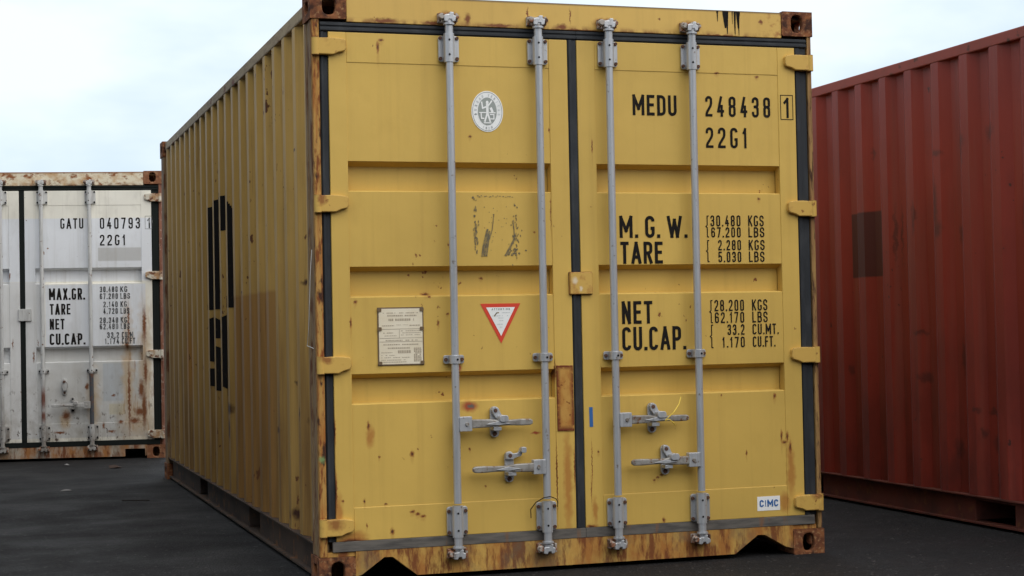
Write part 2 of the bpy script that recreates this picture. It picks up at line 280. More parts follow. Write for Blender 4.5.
# white container
def white_paint(name, zones):
    m = Mat(name, .5, .35).base((.86, .83, .74))
    x = m.xyz()
    for x0, x1, z0, z1, c in zones:
        m.mix(m.math('MULTIPLY', m.box(0, x0, x1, .004, x), m.box(2, z0, z1, .006, x)), c)
    weather(m, .8, (20, 20, .7), (.36, .33, .28), 3.)
    low = m.rng(m.math('ADD', x[2], m.rng(m.noise(3), .3, .7, -.3, .3)), .95, .25)
    m.mix(m.math('MULTIPLY', low, m.rng(m.noise(8, (1, 1, .6), 5, .65), .40, .66, .04, .72)), (.32, .285, .235))
    m.mix(m.math('MULTIPLY', m.rng(x[2], .8, .25), m.rng(m.noise(20, (1, 1, .7), 5, .65, 4), .585, .64)), (.09, .06, .045))
    m.mix(m.math('MULTIPLY', m.rng(x[0], 2.02, 2.12), m.math('MULTIPLY', m.rng(x[2], 1.5, .5), m.rng(m.noise(1, (26, 26, 3.2), 6, .68, 14), .53, .64))), (.27, .10, .035))
    m.mix(m.math('MULTIPLY', m.blobs([(2.12, 0, .80, .055, .2, .62), (2.27, 0, .85, .06, .2, .60), (1.81, 0, .55, .06, .2, .28), (1.57, 0, .36, .05, .2, .10), (2.2, 0, .35, .16, .2, .20)], .05, 16), .6), (.50, .34, .17))
    m.mix(m.blobs([(2.27, 0, 1.20, .018, .2, .16), (2.275, 0, .78, .018, .2, .12), (2.235, 0, .62, .025, .2, .09), (2.26, 0, .45, .022, .2, .18), (2.13, 0, 1.20, .009, .2, .20), (2.115, 0, 1.02, .016, .2, .05), (2.128, 0, .55, .012, .2, .34), (2.17, 0, .34, .05, .2, .03), (2.22, 0, .42, .05, .2, .04), (1.76, 0, .655, .018, .2, .03), (1.43, 0, 1.90, .008, .2, .008), (1.40, 0, 1.86, .006, .2, .02), (1.99, 0, .57, .014, .2, .012), (1.575, 0, .40, .035, .2, .04), (2.05, 0, .33, .025, .2, .02), (1.10, 0, 1.65, .01, .2, .03), (1.30, 0, .93, .008, .2, .05), (1.12, 0, 1.05, .006, .2, .05), (1.97, 0, .25, .03, .2, .014), (1.90, 0, .3, .012, .2, .03), (1.52, 0, .25, .05, .2, .012), (1.20, 0, .62, .02, .2, .012), (1.34, 0, 1.05, .005, .2, .03)], .018, 45), (.20, .075, .03))
    chips(m, .745, 30, (.16, .08, .05), 6.); m.bump(m.noise(12, detail=3), .15, .004)
    return m.done()
GREYPATCH = (.77, .79, .83)
M_WDOOR = white_paint('white_door_paint', [(.0, 2.6, 1.60, 2.166, GREYPATCH), (1.87, 2.25, 1.78, 1.90, (.55, .55, .55)), (1.405, 2.284, 1.0, 1.572, GREYPATCH), (0, 1.4, .2, 1.6, (.72, .72, .72)), (1.33, 2.284, .2, 1.0, (.62, .62, .61)), (1.90, 2.075, .52, .86, (.52, .55, .58)), (1.95, 2.09, .40, .495, (.62, .58, .46))])
m = Mat('white_header_rusty', .65, .3).base((.76, .68, .52)); m.mix(m.rng(m.noise(7, (1, 1, 1.4), 5, .6), .46, .64, 0, .9), (.50, .27, .10)); m.mix(m.rng(m.noise(15, (1, 1, 1.5), 5, .6, 3), .53, .63), (.27, .10, .035))
xx = m.xyz(); m.mix(m.rng(xx[2], 2.565, 2.58), (.25, .12, .06)); m.mix(m.math('MULTIPLY', m.rng(xx[2], 2.49, 2.46), m.rng(m.noise(14), .45, .6)), (.2, .09, .04)); M_WHEADER = m.done()
m = Mat('white_post_rusty', .75, .25).base((.27, .12, .075)); m.mix(m.rng(m.noise(1, (40, 40, 5), 5, .65), .44, .6), (.15, .055, .035)); m.mix(m.rng(m.noise(30, off=3), .58, .68), (.45, .34, .27)); M_WPOST = m.done()
m = Mat('white_side_paint', .55, .3).base((.60, .58, .52)); weather(m, 1., (1, 17, .6)); M_WSIDE = m.done()
m = Mat('white_fitting', .6, .35).base((.56, .56, .55)); m.mix(m.rng(m.noise(1, (40, 40, 5), 5, .6), .45, .66, 0, .7), (.36, .35, .35)); m.mix(m.rng(m.noise(24, detail=5, off=3), .62, .68), (.16, .09, .06))
m.mix(m.math('MULTIPLY', m.rng(m.xyz()[2], .85, .2), m.rng(m.noise(14, (1, 1, .5), 5, .6, 7), .35, .6, .2, .9)), (.20, .17, .145)); m.mix(m.blobs([(1.383, -.045, .56, .03, .05, .10), (1.383, -.045, .40, .03, .05, .05)], .01, 40), (.17, .07, .05)); M_WBAR = m.done()
m = Mat('white_hinge', .65, .3).base((.60, .56, .47)); m.mix(m.rng(m.noise(16, detail=5), .44, .60), (.38, .22, .11)); m.mix(m.rng(m.noise(24, detail=5, off=3), .54, .62), (.15, .06, .03)); M_WHINGE = m.done()
M_OLDRUBBER = Mat('old_black_rubber', .8, .12).base((.014, .017, .016)).done()
m = Mat('stripped_bar', .7, .3).base((.07, .075, .085)); m.mix(m.rng(m.noise(22), .5, .65), (.13, .07, .05)); M_WBARDARK = m.done()
# red container
m = Mat('red_oxide_side', .5, .35).base((.255, .034, .021))
weather(m, 1.0, (1, 14, .5), (.10, .026, .02), 8.)
xx = m.xyz(); m.mix(m.rng(m.noise(1, (1, 11, .5), 5, .6, 3), .52, .74, 0, .5), (.24, .085, .06))
RY0 = -1.585
def ry(v): return v-RY0
m.mix(m.math('MULTIPLY', m.blobs([(0, ry(.87), 2.02, .4, .05, .02), (0, ry(.64), 2.06, .4, .05, .05), (0, ry(.64), 1.98, .4, .03, .07), (0, ry(.38), 2.08, .4, .06, .05), (0, ry(.93), 2.07, .4, .02, .012), (0, ry(.90), 1.72, .4, .035, .16), (0, ry(.88), 1.60, .4, .05, .05), (0, ry(.68), 1.56, .4, .03, .05), (0, ry(1.12), 1.68, .4, .02, .10), (0, ry(1.35), 1.60, .4, .012, .16), (0, ry(1.24), 1.58, .4, .012, .10), (0, ry(1.09), 1.03, .4, .06, .014), (0, ry(1.06), .78, .4, .06, .03), (0, ry(1.3), 1.6, .4, .01, .2), (0, ry(.55), .62, .4, .03, .02), (0, ry(.42), .61, .4, .06, .016), (0, ry(.5), .50, .4, .02, .03), (0, ry(.4), .45, .4, .04, .05), (0, ry(.7), .9, .4, .02, .1), (0, ry(.75), .4, .4, .03, .06), (0, ry(1.9), .8, .4, .02, .03), (0, ry(1.6), 2.1, .4, .02, .04), (0, ry(.1), 1.6, .4, .03, .1)], .035, 24), .62), (.055, .018, .015))
m.mix(m.math('MULTIPLY', m.rng(xx[2], 1.1, .25), m.rng(m.noise(5, (1, 1, .4), 5, .6), .42, .66, .0, .55)), (.05, .016, .013))  # grime darkening the lower side, mostly standing in for shade
pm = m.math('MULTIPLY', m.math('MULTIPLY', m.box(1, ry(1.505), ry(1.88), .004, xx), m.box(2, 1.365, 1.752, .005, xx)), 1.0)
m.mix(pm, (.075, .019, .016)); chips(m, .74, 26, (.07, .022, .018), 3.); m.bump(m.noise(10, detail=3), .12, .006)
M_RSIDE = m.done()
m = Mat('red_rail', .6, .3).base((.29, .062, .043)); weather(m, 1.0, (8, 8, 4), (.13, .05, .035), 1.); m.mix(m.rng(m.noise(16, off=4), .6, .68), (.09, .035, .02)); M_RRAIL = m.done()
m = Mat('red_bottom_rail', .75, .2).base((.14, .040, .028)); m.mix(m.rng(m.noise(6), .45, .66), (.075, .03, .022)); m.mix(m.rng(m.noise(18, off=4), .58, .66), (.16, .06, .03)); M_RBRAIL = m.done()
m = Mat('red_door_paint', .5, .35).base((.20, .042, .028)); weather(m, .8); M_RDOOR = m.done()

m = Mat('dark_blue_paint', .5, .35).base((.045, .06, .085)); weather(m, .8); M_BLUEC = m.done()
m = Mat('dark_cladding', .6, .3).base((.055, .055, .055)); weather(m, .8); M_SHED = m.done()
# wet-dark asphalt with pale aggregate
m = Mat('dark_asphalt', .78, .2).base((.0098, .0093, .0098))
m.mix(m.rng(m.noise(.7, detail=4), .38, .68, 0, .6), (.0145, .0138, .0142)); m.mix(m.rng(m.noise(4.5, detail=5, off=4), .42, .7, 0, .6), (.0072,.0068,.0070))
vo = m.n.new('ShaderNodeTexVoronoi'); vo.inputs['Scale'].default_value = 95; m.l.new(m.P, vo.inputs['Vector'])
hs = m.n.new('ShaderNodeSeparateColor'); m.l.new(vo.outputs['Color'], hs.inputs[0])
m.mix(m.rng(hs.outputs[0], .55, 1, 0, .4), (.036, .034, .034)); m.mix(m.rng(hs.outputs[1], .985, .995, 0, .7), (.12, .11, .105)); m.mix(m.rng(hs.outputs[2], .7, 1, 0, .7), (.010, .010, .011))
m.roughness(m.rng(m.noise(2.2, detail=5, off=2), .35, .7, .62, .92))
m.bump(m.math('ADD', vo.outputs['Distance'], m.noise(40, detail=5)), .8, .006)
M_ASPHALT = m.done()

# ------------------------------------------------------------------ mesh helpers
class MB:
    def __init__(s): s.v = []; s.f = []
    def add(s, vs, fs):
        o = len(s.v); s.v += [tuple(p) for p in vs]; s.f += [tuple(i+o for i in q) for q in fs]; return s
    def box(s, x0, x1, y0, y1, z0, z1):
        return s.add([(x0,y0,z0),(x1,y0,z0),(x1,y1,z0),(x0,y1,z0),(x0,y0,z1),(x1,y0,z1),(x1,y1,z1),(x0,y1,z1)],
                     [(0,3,2,1),(4,5,6,7),(0,1,5,4),(1,2,6,5),(2,3,7,6),(3,0,4,7)])
    def prism(s, pts, y0, y1):
        """outline in x/z (anticlockwise seen from -y) pushed from y0 (front) to y1"""
        n = len(pts)
        return s.add([(x, y0, z) for x, z in pts]+[(x, y1, z) for x, z in pts],
                     [tuple(range(n)), tuple(range(2*n-1, n-1, -1))]+[(i, i+n, (i+1) % n+n, (i+1) % n) for i in range(n)])
    def sheet(s, pts, y): return s.add([(x, y, z) for x, z in pts], [tuple(range(len(pts)))])
    def prism_x(s, pts, x0, x1):
        n = len(pts)
        return s.add([(x0, y, z) for y, z in pts]+[(x1, y, z) for y, z in pts],
                     [tuple(range(n)), tuple(range(2*n-1, n-1, -1))]+[(i, i+n, (i+1) % n+n, (i+1) % n) for i in range(n)])
    def tube(s, a, b, ra, rb=None, n=16, caps=True):
        a, b = Vector(a), Vector(b); d = (b-a).normalized(); t = d.orthogonal().normalized(); w = d.cross(t); rb = ra if rb is None else rb
        vs = []
        for c, rr in ((a, ra), (b, rb)):
            vs += [c+(t*math.cos(2*PI*i/n)+w*math.sin(2*PI*i/n))*rr for i in range(n)]
        fs = [(i, (i+1) % n, (i+1) % n+n, i+n) for i in range(n)]
        if caps: fs += [tuple(range(n-1, -1, -1)), tuple(range(n, 2*n))]
        return s.add(vs, fs)
    def build(s, name, mat, parent=None, bevel=0, smooth=False, seg=2):
        me = bpy.data.meshes.new(name); me.from_pydata(s.v, [], s.f); me.update()
        import bmesh
        b = bmesh.new(); b.from_mesh(me); bmesh.ops.remove_doubles(b, verts=b.verts, dist=1e-5)
        if not name.startswith('letter') and len(s.f) > 1: bmesh.ops.recalc_face_normals(b, faces=b.faces)
        b.to_mesh(me); b.free()
        me.materials.append(mat)
        o = bpy.data.objects.new(name, me); col.objects.link(o)
        if parent: o.parent = parent
        if smooth:
            for p in me.polygons: p.use_smooth = True
            es = o.modifiers.new('edge', 'EDGE_SPLIT'); es.split_angle = math.radians(38)
        if bevel:
            bv = o.modifiers.new('bevel', 'BEVEL'); bv.width = bevel; bv.segments = seg; bv.limit_method = 'ANGLE'; bv.angle_limit = math.radians(40)
            bv.use_clamp_overlap = True
        return o
def thing(name, label, cat, loc, rz=0):
    o = bpy.data.objects.new(name, None); col.objects.link(o); o.location = loc; o.rotation_euler = (0, 0, rz)
    o.empty_display_size = .2; o['label'] = label; o['category'] = cat; return o
def tag(o, label, cat): o['label'] = label; o['category'] = cat; return o
def circle(cx, cz, rx, rz=None, n=24, a0=0, a1=2*PI, end=False):
    rz = rx if rz is None else rz; k = n+1 if end else n
    return [(cx+rx*math.cos(a0+(a1-a0)*i/n), cz+rz*math.sin(a0+(a1-a0)*i/n)) for i in range(k)]
def rrect(x0, x1, z0, z1, r, n=5):
    p = []
    for cx, cz, a in ((x1-r, z1-r, 0), (x0+r, z1-r, PI/2), (x0+r, z0+r, PI), (x1-r, z0+r, 1.5*PI)):
        p += [(cx+r*math.cos(a+PI/2*i/n), cz+r*math.sin(a+PI/2*i/n)) for i in range(n+1)]
    return p

# ------------------------------------------------------------------ condensed stencil lettering, drawn stroke by stroke
def arc(cx, cy, rx, ry, a0, a1, n=8):
    return [(cx+rx*math.cos(math.radians(a0+(a1-a0)*i/n)), cy+ry*math.sin(math.radians(a0+(a1-a0)*i/n))) for i in range(n+1)]
def glyph(ch, a, b):
    """centre lines inside [0,a] x [0,b]"""
    q = min(a/2, b*.25); R = a/2
    top = lambda s, e: arc(R, b-q, R, q, s, e); bot = lambda s, e: arc(R, q, R, q, s, e)
    loop = lambda y0, y1: arc(R, y1-q*.8, R, q*.8, 0, 180)+arc(R, y0+q*.8, R, q*.8, 180, 360)+[(a, y1-q*.8)]
    G = {
     '0': [loop(0, b)], 'O': [loop(0, b)], 'Q': [loop(0, b), [(a*.5, b*.22), (a, 0)]],
     '1': [[(a*.12, b*.80), (a*.62, b), (a*.62, 0)]], 'I': [[(a*.5, 0), (a*.5, b)]],
     '2': [[(0, b-q*1.25)]+top(180, 0)+[(a, b*.66), (a*.86, b*.52), (a*.16, b*.20), (0, b*.08), (0, 0), (a, 0)]],
     '3': [[(0, b-q*1.25)]+top(180, 0)+[(a, b*.64), (a*.85, b*.545), (a*.42, b*.53)], [(a*.62, b*.525), (a*.85, b*.50), (a, b*.42)]+bot(0, -180)+[(0, q*1.25)]],
     '4': [[(a*.62, b), (0, b*.24), (a, b*.24)], [(a*.74, b*.52), (a*.74, 0)]],
     '5': [[(a*.95, b), (a*.05, b), (a*.02, b*.52), (a*.25, b*.59), (a*.6, b*.60), (a*.9, b*.54), (a, b*.44)]+bot(0, -180)+[(0, q*1.2)]],
     '6': [[(a, b-q*1.2)]+top(0, 180)+bot(180, 360)+[(a, b*.42), (a*.86, b*.53), (a*.5, b*.57), (a*.18, b*.54), (a*.02, b*.47)]],
     '7': [[(0, b), (a, b), (a*.35, 0)]],
     '8': [loop(b*.525, b), loop(0, b*.525)],
     'M': [[(0, 0), (0, b), (R, b*.30), (a, b), (a, 0)]], 'N': [[(0, 0), (0, b), (a, 0), (a, b)]],
     'E': [[(a, b), (0, b), (0, 0), (a, 0)], [(0, b*.52), (a*.85, b*.52)]], 'F': [[(a, b), (0, b), (0, 0)], [(0, b*.52), (a*.85, b*.52)]],
     'D': [[(0, 0), (0, b)], [(0, b), (a*.4, b)]+arc(a*.4, b-q, a*.6, q, 90, 0)+arc(a*.4, q, a*.6, q, 0, -90)+[(0, 0)]],
     'U': [[(0, b)]+bot(180, 360)+[(a, b)]], 'V': [[(0, b), (R, 0), (a, b)]], 'W': [[(0, b), (a*.27, 0), (R, b*.85), (a*.73, 0), (a, b)]],
     'G': [top(-8, 180)+bot(180, 360)+[(a, b*.42), (a*.60, b*.42)]],
     'C': [top(-8, 180)+bot(180, 368)],
     'A': [[(0, 0), (R, b), (a, 0)], [(a*.19, b*.27), (a*.81, b*.27)]], 'T': [[(0, b), (a, b)], [(R, b), (R, 0)]],
     'R': [[(0, 0), (0, b)], [(0, b), (a*.5, b)]+arc(a*.5, b-q*.9, a*.5, q*.9, 90, 0)+arc(a*.5, b*.48+q*.9, a*.5, q*.9, 0, -90)+[(0, b*.48)], [(a*.5, b*.48), (a, 0)]],
     'P': [[(0, 0), (0, b)], [(0, b), (a*.5, b)]+arc(a*.5, b-q*.9, a*.5, q*.9, 90, 0)+arc(a*.5, b*.44+q*.9, a*.5, q*.9, 0, -90)+[(0, b*.44)]],
     'B': [[(0, 0), (0, b)], [(0, b), (a*.4, b)]+arc(a*.4, b-q*.85, a*.55, q*.85, 90, 0)+arc(a*.4, b*.53+q*.85, a*.55, q*.85, 0, -90)+[(0, b*.53)],
           [(0, b*.53), (a*.4, b*.53)]+arc(a*.4, b*.53-q*.9, a*.6, q*.9, 90, 0)+arc(a*.4, q*.9, a*.6, q*.9, 0, -90)+[(0, 0)]],
     'K': [[(0, 0), (0, b)], [(a, b), (a*.05, b*.42)], [(a*.32, b*.58), (a, 0)]], 'L': [[(0, b), (0, 0), (a, 0)]], 'X': [[(0, 0), (a, b)], [(0, b), (a, 0)]],
     'S': [[(a, b-q*1.2)]+top(0, 180)+[(0, b*.64), (a*.2, b*.55), (a*.8, b*.45), (a, b*.36)]+bot(0, -180)+[(0, q*1.2)]],
     '.': [[(a*.5, -.0), (a*.5, .001)]],
     '{': [[(a, b), (a*.45, b*.985), (a*.45, b*.56), (0, b*.5), (a*.45, b*.44), (a*.45, .015*b), (a, 0)]],
     '}': [[(0, b), (a, b), (a, 0)]], '-': [[(0, b*.5), (a, b*.5)]],
    }
    if ch == '9': return [[(a-x, b-y) for x, y in l] for l in G['6']]
    return G.get(ch, [])
GW = {'M': .60, 'W': .70, '1': .30, 'I': .18, '.': .12, 'E': .40, 'F': .38, 'L': .38, 'T': .42, ' ': .10, '{': .22, 'A': .50}
def ribbon(mb, pts, t, y, cap=True):
    P = [Vector(p) for p in pts]; Q = [P[0]]
    for p in P[1:]:
        if (p-Q[-1]).length > t*.08: Q.append(p)
    P = Q
    if len(P) < 2: P = [P[0], P[0]+Vector((0, t*.01))]
    d = [(P[i+1]-P[i]).normalized() for i in range(len(P)-1)]
    for i in range(1, len(d)):
        if d[i-1].dot(d[i]) < -.15:            # a sharp point: two strokes that overlap there
            ribbon(mb, P[:i+1], t, y, cap); ribbon(mb, P[i:], t, y-.00007, cap); return
    if cap: P[0] = P[0]-d[0]*t/2; P[-1] = P[-1]+d[-1]*t/2
    L, Rr = [], []
    for i, p in enumerate(P):
        a = d[max(i-1, 0)]; b = d[min(i, len(d)-1)]
        n1 = Vector((-a.y, a.x)); n2 = Vector((-b.y, b.x)); m = (n1+n2)
        m = n1 if m.length < .1 else m.normalized()
        k = min(1/max(m.dot(n1), .3), 1.55)
        L.append(p+m*k*t/2); Rr.append(p-m*k*t/2)
    n = len(P)
    mb.add([(q.x, y, q.y) for q in L]+[(q.x, y, q.y) for q in Rr], [(i, i+n, i+n+1, i+1) for i in range(n-1)])
def line(parent, mat, s, *a, **k):
    mb = MB(); write(mb, s, *a, **k); return mb.build('lettering', mat, parent)
def write(mb, s, x0, x1, z0, z1, t, y, gap=.13, cap=True):
    """one line of condensed capitals fitted exactly between x0..x1 and z0..z1"""
    h = z1-z0; ws = [GW.get(c, .44) for c in s]; tot = sum(ws)+gap*(len(s)-1); k = (x1-x0)/(tot*h)
    x = x0; layer = 0
    for c, w in zip(s, ws):
        cw = w*h*k
        tt = min(t, cw*.42) if c != '{' else t
        for st in glyph(c, cw-tt, h-t):
            ribbon(mb, [(x+tt/2+px, z0+t/2+pz) for px, pz in st], tt if c != '.' else t*1.05, y-layer*.0002, cap and c not in 'CG08OQ'); layer = (layer+1) % 4
        x += cw+gap*h*k
    return mb

# ------------------------------------------------------------------ container parts
L_, W_, H_ = 6.058, 2.438, 2.591
def holed_face(O, U, V, w, h, cu, cv, ru, rv, N, depth):
    """a rectangle with an oval opening and a short tunnel behind it; O corner, U,V unit axes, N inward"""
    O, U, V, N = map(Vector, (O, U, V, N))
    angs = sorted(set([2*PI*i/28 for i in range(28)]+[math.atan2(y-cv, x-cu) % (2*PI) for x in (0, w) for y in (0, h)]))
    outer, inner = [], []
    for a in angs:
        dx, dy = math.cos(a), math.sin(a); ts = []
        if dx > 1e-9: ts.append((w-cu)/dx)
        if dx < -1e-9: ts.append(-cu/dx)
        if dy > 1e-9: ts.append((h-cv)/dy)
        if dy < -1e-9: ts.append(-cv/dy)
        t = min(ts); outer.append((cu+dx*t, cv+dy*t))
        ex = 2.8; rr = (abs(dx/ru)**ex+abs(dy/rv)**ex)**(-1/ex); inner.append((cu+dx*rr, cv+dy*rr))
    n = len(angs)
    vs = [O+U*a+V*b for a, b in outer]+[O+U*a+V*b for a, b in inner]+[O+U*a+V*b+N*depth for a, b in inner]
    fs = [(i, (i+1) % n, (i+1) % n+n, i+n) for i in range(n)]+[(i+n, (i+1) % n+n, (i+1) % n+2*n, i+2*n) for i in range(n)]
    return vs, fs
def casting(root, mat, right, back, top):
    mb = MB(); w, d, h = .162, .178, .118
    x0 = W_-w+.003 if right else -.003; x1 = x0+w; y0 = L_-d+.004 if back else -.004; y1 = y0+d; z0 = H_-h if top else 0.; z1 = z0+h
    yf, yb = (y1, y0) if back else (y0, y1); sg = -1 if back else 1
    mb.add(*holed_face((x0, yf, z0), (1, 0, 0), (0, 0, 1), w, h, (.080 if right else .084), .060 if top else .056, .030, .042, (0, sg, 0), .03))
    xs, xi = (x1, x0) if right else (x0, x1); sx = -1 if right else 1
    mb.add(*holed_face((xs, y0, z0), (0, 1, 0), (0, 0, 1), d, h, d/2, .058, .040, .026, (sx, 0, 0), .03))
    zt = z1 if top else z0; mb.add([(x0,y0,zt),(x1,y0,zt),(x1,y1,zt),(x0,y1,zt)], [(0,1,2,3)])
    zo = z0 if top else z1
    mb.add([(x0,y0,zo),(x1,y0,zo),(x1,y1,zo),(x0,y1,zo)], [(0,1,2,3)])
    mb.add([(x0,yb,z0),(x1,yb,z0),(x1,yb,z1),(x0,yb,z1)], [(0,1,2,3)])
    mb.add([(xi,y0,z0),(xi,y1,z0),(xi,y1,z1),(xi,y0,z1)], [(0,1,2,3)])
    return mb.build('corner_casting', mat, root, bevel=.006)

def corr_profile(y0, y1, phase, pitch=.2778, depth=.036, x=.02):
    """trapezoid wave along y: list of (x, y)"""
    fl, sl = .072, .068; pts = []
    k = math.floor((y0-phase)/pitch)-1
    raw = []
    while phase+k*pitch < y1+pitch:
        c = phase+k*pitch
        raw += [(x, c-fl/2), (x, c+fl/2), (x+depth, c+fl/2+sl), (x+depth, c+pitch-fl/2-sl)]
        k += 1
    def at(y):
        for (xa, ya), (xb, yb) in zip(raw, raw[1:]):
            if ya <= y <= yb: return xa+(xb-xa)*(y-ya)/(yb-ya) if yb > ya else xa
        return x
    pts = [(at(y0), y0)]+[p for p in raw if y0 < p[1] < y1]+[(at(y1), y1)]
    return pts
def side(root, right, mat, rail, brail, phase, pockets, pitch=.2778):
    mir = (lambda v: W_-v) if right else (lambda v: v)
    pr = corr_profile(.166, L_-.166, phase, pitch)
    z0, z1 = .166, 2.519
    mb = MB(); n = len(pr)
    zs = [z0, z0+.6, z0+1.2, z0+1.8, z1]
    vs = [(mir(x), y, z) for z in zs for x, y in pr]
    mb.add(vs, [(j*n+i, j*n+i+1, (j+1)*n+i+1, (j+1)*n+i) for j in range(len(zs)-1) for i in range(n-1)])
    w = mb.build('side_wall', mat, root)
    mb = MB(); xa, xb = sorted((mir(.018), mir(.080))); mb.box(xa, xb, .17, L_-.17, 2.519, 2.579); mb.build('top_rail', rail, root, bevel=.006)
    # bottom rail: a channel with top and bottom flange and fork pockets through the web
    mb = MB(); q = sorted((mir(.008), mir(.11)))
    mb.box(q[0], q[1], .165, L_-.165, .158, .165)
    q2 = sorted((mir(.014), mir(.09)))
    cuts = [.165]; 
    for a, b in pockets: cuts += [a, b]
    cuts.append(L_-.165)
    wq = sorted((mir(.040), mir(.047)))
    for a, b in zip(cuts[0::2], cuts[1::2]):
        mb.box(wq[0], wq[1], a, b, .026, .158)
    mb.box(q2[0], q2[1], .165, L_-.165, .016, .0255)
    for a, b in pockets:
        inn = sorted((mir(.047), mir(1.19)))
        mb.box(inn[0], inn[1], a-.006, a, .03, .157); mb.box(inn[0], inn[1], b, b+.006, .03, .157); mb.box(wq[0], wq[1], a, b, .138, .158)
    mb.build('bottom_rail', brail, root)
    return w

def bars_of(root, door, mats, xb, toward, hz, y=-.045, dark=False, bent=False, zm=.966):
    """locking bar with guides, brackets, cams and its handle; toward = +1/-1 side of the handle, hz its height"""
    galv, grip, bolt, camm = mats
    mb = MB(); mb.tube((xb, y, .33), (xb, y, 2.30), .017, n=20); mb.build('locking_bar', galv, door, smooth=True)
    if dark:
        mb = MB(); mb.tube((xb, y, .31), (xb, y, .775), .0185, n=20); mb.build('stripped_sleeve', M_WBARDARK, door, smooth=True)
    for z0, z1 in ((2.294, 2.414), (.184, .316)):
        mb = MB(); mb.prism(rrect(xb-.041, xb+.054, z0+.002, z1-.002, .012), -.014, -.002); mb.build('guide_plate', galv, door, bevel=.002)
        mb = MB(); mb.tube((xb, y+.004, z0-.004), (xb, y+.004, z1+.004), .0240, n=22); mb.box(xb-.0225, xb+.0225, y+.004, -.012, z0+.004, z1-.004)
        mb.build('guide_sleeve', galv, door, smooth=True)
        for dx in (-.033, .044):
            for dz in (.020, .112 if z0 > 1 else .114):
                mb = MB(); mb.tube((xb+dx, -.013, z0+dz-.004), (xb+dx, -.022, z0+dz-.004), .0085, .0075, 10); mb.build('guide_bolt', bolt, door)
        for dz in (.028, .094 if z0 > 1 else .104):
            c = Vector((xb-.004, y+.004-.0237, z0+dz)); mb = MB(); mb.tube(c, c+Vector((0, -.0012, 0)), .0048, n=10); mb.build('sleeve_hole', M_HOLE, door)
    # middle bracket
    z = zm
    mb = MB(); mb.prism(rrect(xb-.043, xb+.052, z-.018, z+.020, .010), -.010, -.002); mb.tube((xb, y+.002, z-.018), (xb, y+.002, z+.020), .0235, n=20); mb.box(xb-.0225, xb+.0225, y+.002, -.009, z-.017, z+.019)
    mb.build('bar_bracket', galv, door, bevel=.0015)
    for dx in (-.033, .042):
        mb = MB(); mb.tube((xb+dx, -.009, z+.001), (xb+dx, -.018, z+.001), .0085, .0075, 10); mb.build('bracket_bolt', bolt, door)
    mb = MB(); mb.tube((xb+.006, y-.0212, z+.001), (xb+.006, y-.0232, z+.001), .005, n=10); mb.build('bracket_hole', M_HOLE, door)
    # neck and cam at both ends
    for s, za, zb in ((1, 2.30, 2.468), (-1, .31, .128)):
        mb = MB(); mb.tube((xb, y, za), (xb, y, zb), .0185, n=18)
        mb.tube((xb, y, zb-s*.012), (xb, y, zb-s*.004), .0255, n=18); mb.build('bar_end', galv, door, smooth=True)
        mb = MB(); zc = zb+s*.022
        cp = ([(xb-.030, zc-.022), (xb-.010, zc-.024), (xb-.004, zc-.012), (xb+.010, zc-.012), (xb+.014, zc-.024), (xb+.032, zc-.020), (xb+.036, zc+.004), (xb+.022, zc+.010), (xb+.024, zc+.024), (xb+.004, zc+.026), (xb-.002, zc+.012), (xb-.020, zc+.012), (xb-.034, zc+.006)]); mb.prism([(xb+(px-xb)*.84, zc+(pz-zc)*.9) for px, pz in cp], y-.018, y+.016)
        mb.tube((xb, y, zb-s*.01), (xb, y, zc+s*.014), .015, n=14)
        mb.build('cam', galv, door, bevel=.003)
        mb = MB()
        mb.box(xb-.042, xb-.032, -.040, -.003, zc-.018, zc+.022); mb.box(xb+.034, xb+.044, -.040, -.003, zc-.018, zc+.022)
        mb.box(xb-.043, xb+.046, -.010, -.002, zc-.020, zc+.024)
        mb.tube((xb-.036, -.038, zc+.003), (xb-.036, -.064, zc+.003), .0155, .013, 12)
        if s > 0: mb.tube((xb+.036, -.038, zc+.003), (xb+.036, -.058, zc+.003), .012, .010, 12)
        mb.build('cam_keeper', camm, root, bevel=.003)
    if toward == 0: return
    t = toward; zh = hz+.004
    mb = MB(); a, b = sorted((xb+t*.010, xb+t*.068)); mb.prism(rrect(a, b, zh-.032, zh+.033, .004), y-.020, y+.014)
    mb.build('handle_hub', galv, door, bevel=.002)
    mb = MB(); mb.tube((xb+t*.044, y-.019, zh), (xb+t*.044, y-.026, zh), .010, .008, 12); mb.build('hub_pin', grip, door)
    # arm: flat bar, waist at the latch, rounded grip at the end
    sag = -.010 if t > 0 else -.012
    P = [(.066, .020), (.15, .018), (.20, .012), (.255, .013), (.30, .015), (.340, .014), (.352, .008)]
    up = [(xb+t*d, zh+hh+sag*0*d) for d, hh in P]; dn = [(xb+t*d, zh-hh) for d, hh in reversed(P)]
    pts = up+dn
    if t > 0: pts = pts[::-1]
    mb = MB(); mb.prism(pts, y-.022, y-.004)
    mb.build('door_handle', grip, door, bevel=.005)
    mb = MB(); a, b = sorted((xb+t*.13, xb+t*.245)); mb.prism([(a, zh-.004), ((a+b)/2, zh-.010), (b, zh-.004), ((a+b)/2, zh+.008)], y-.0265, y-.022); mb.build('handle_rib', galv, door, bevel=.001)
    # latch plate and its swinging catch
    xl = xb+(.188 if t > 0 else -.166)
    mb = MB(); mb.prism(rrect(xl-.021, xl+.021, zh-.066, zh+.072, .0195), -.014, -.002); mb.box(xl-.020, xl+.018, -.060, -.012, zh-.034, zh-.018)
    mb.build('latch_plate', galv, door, bevel=.002)
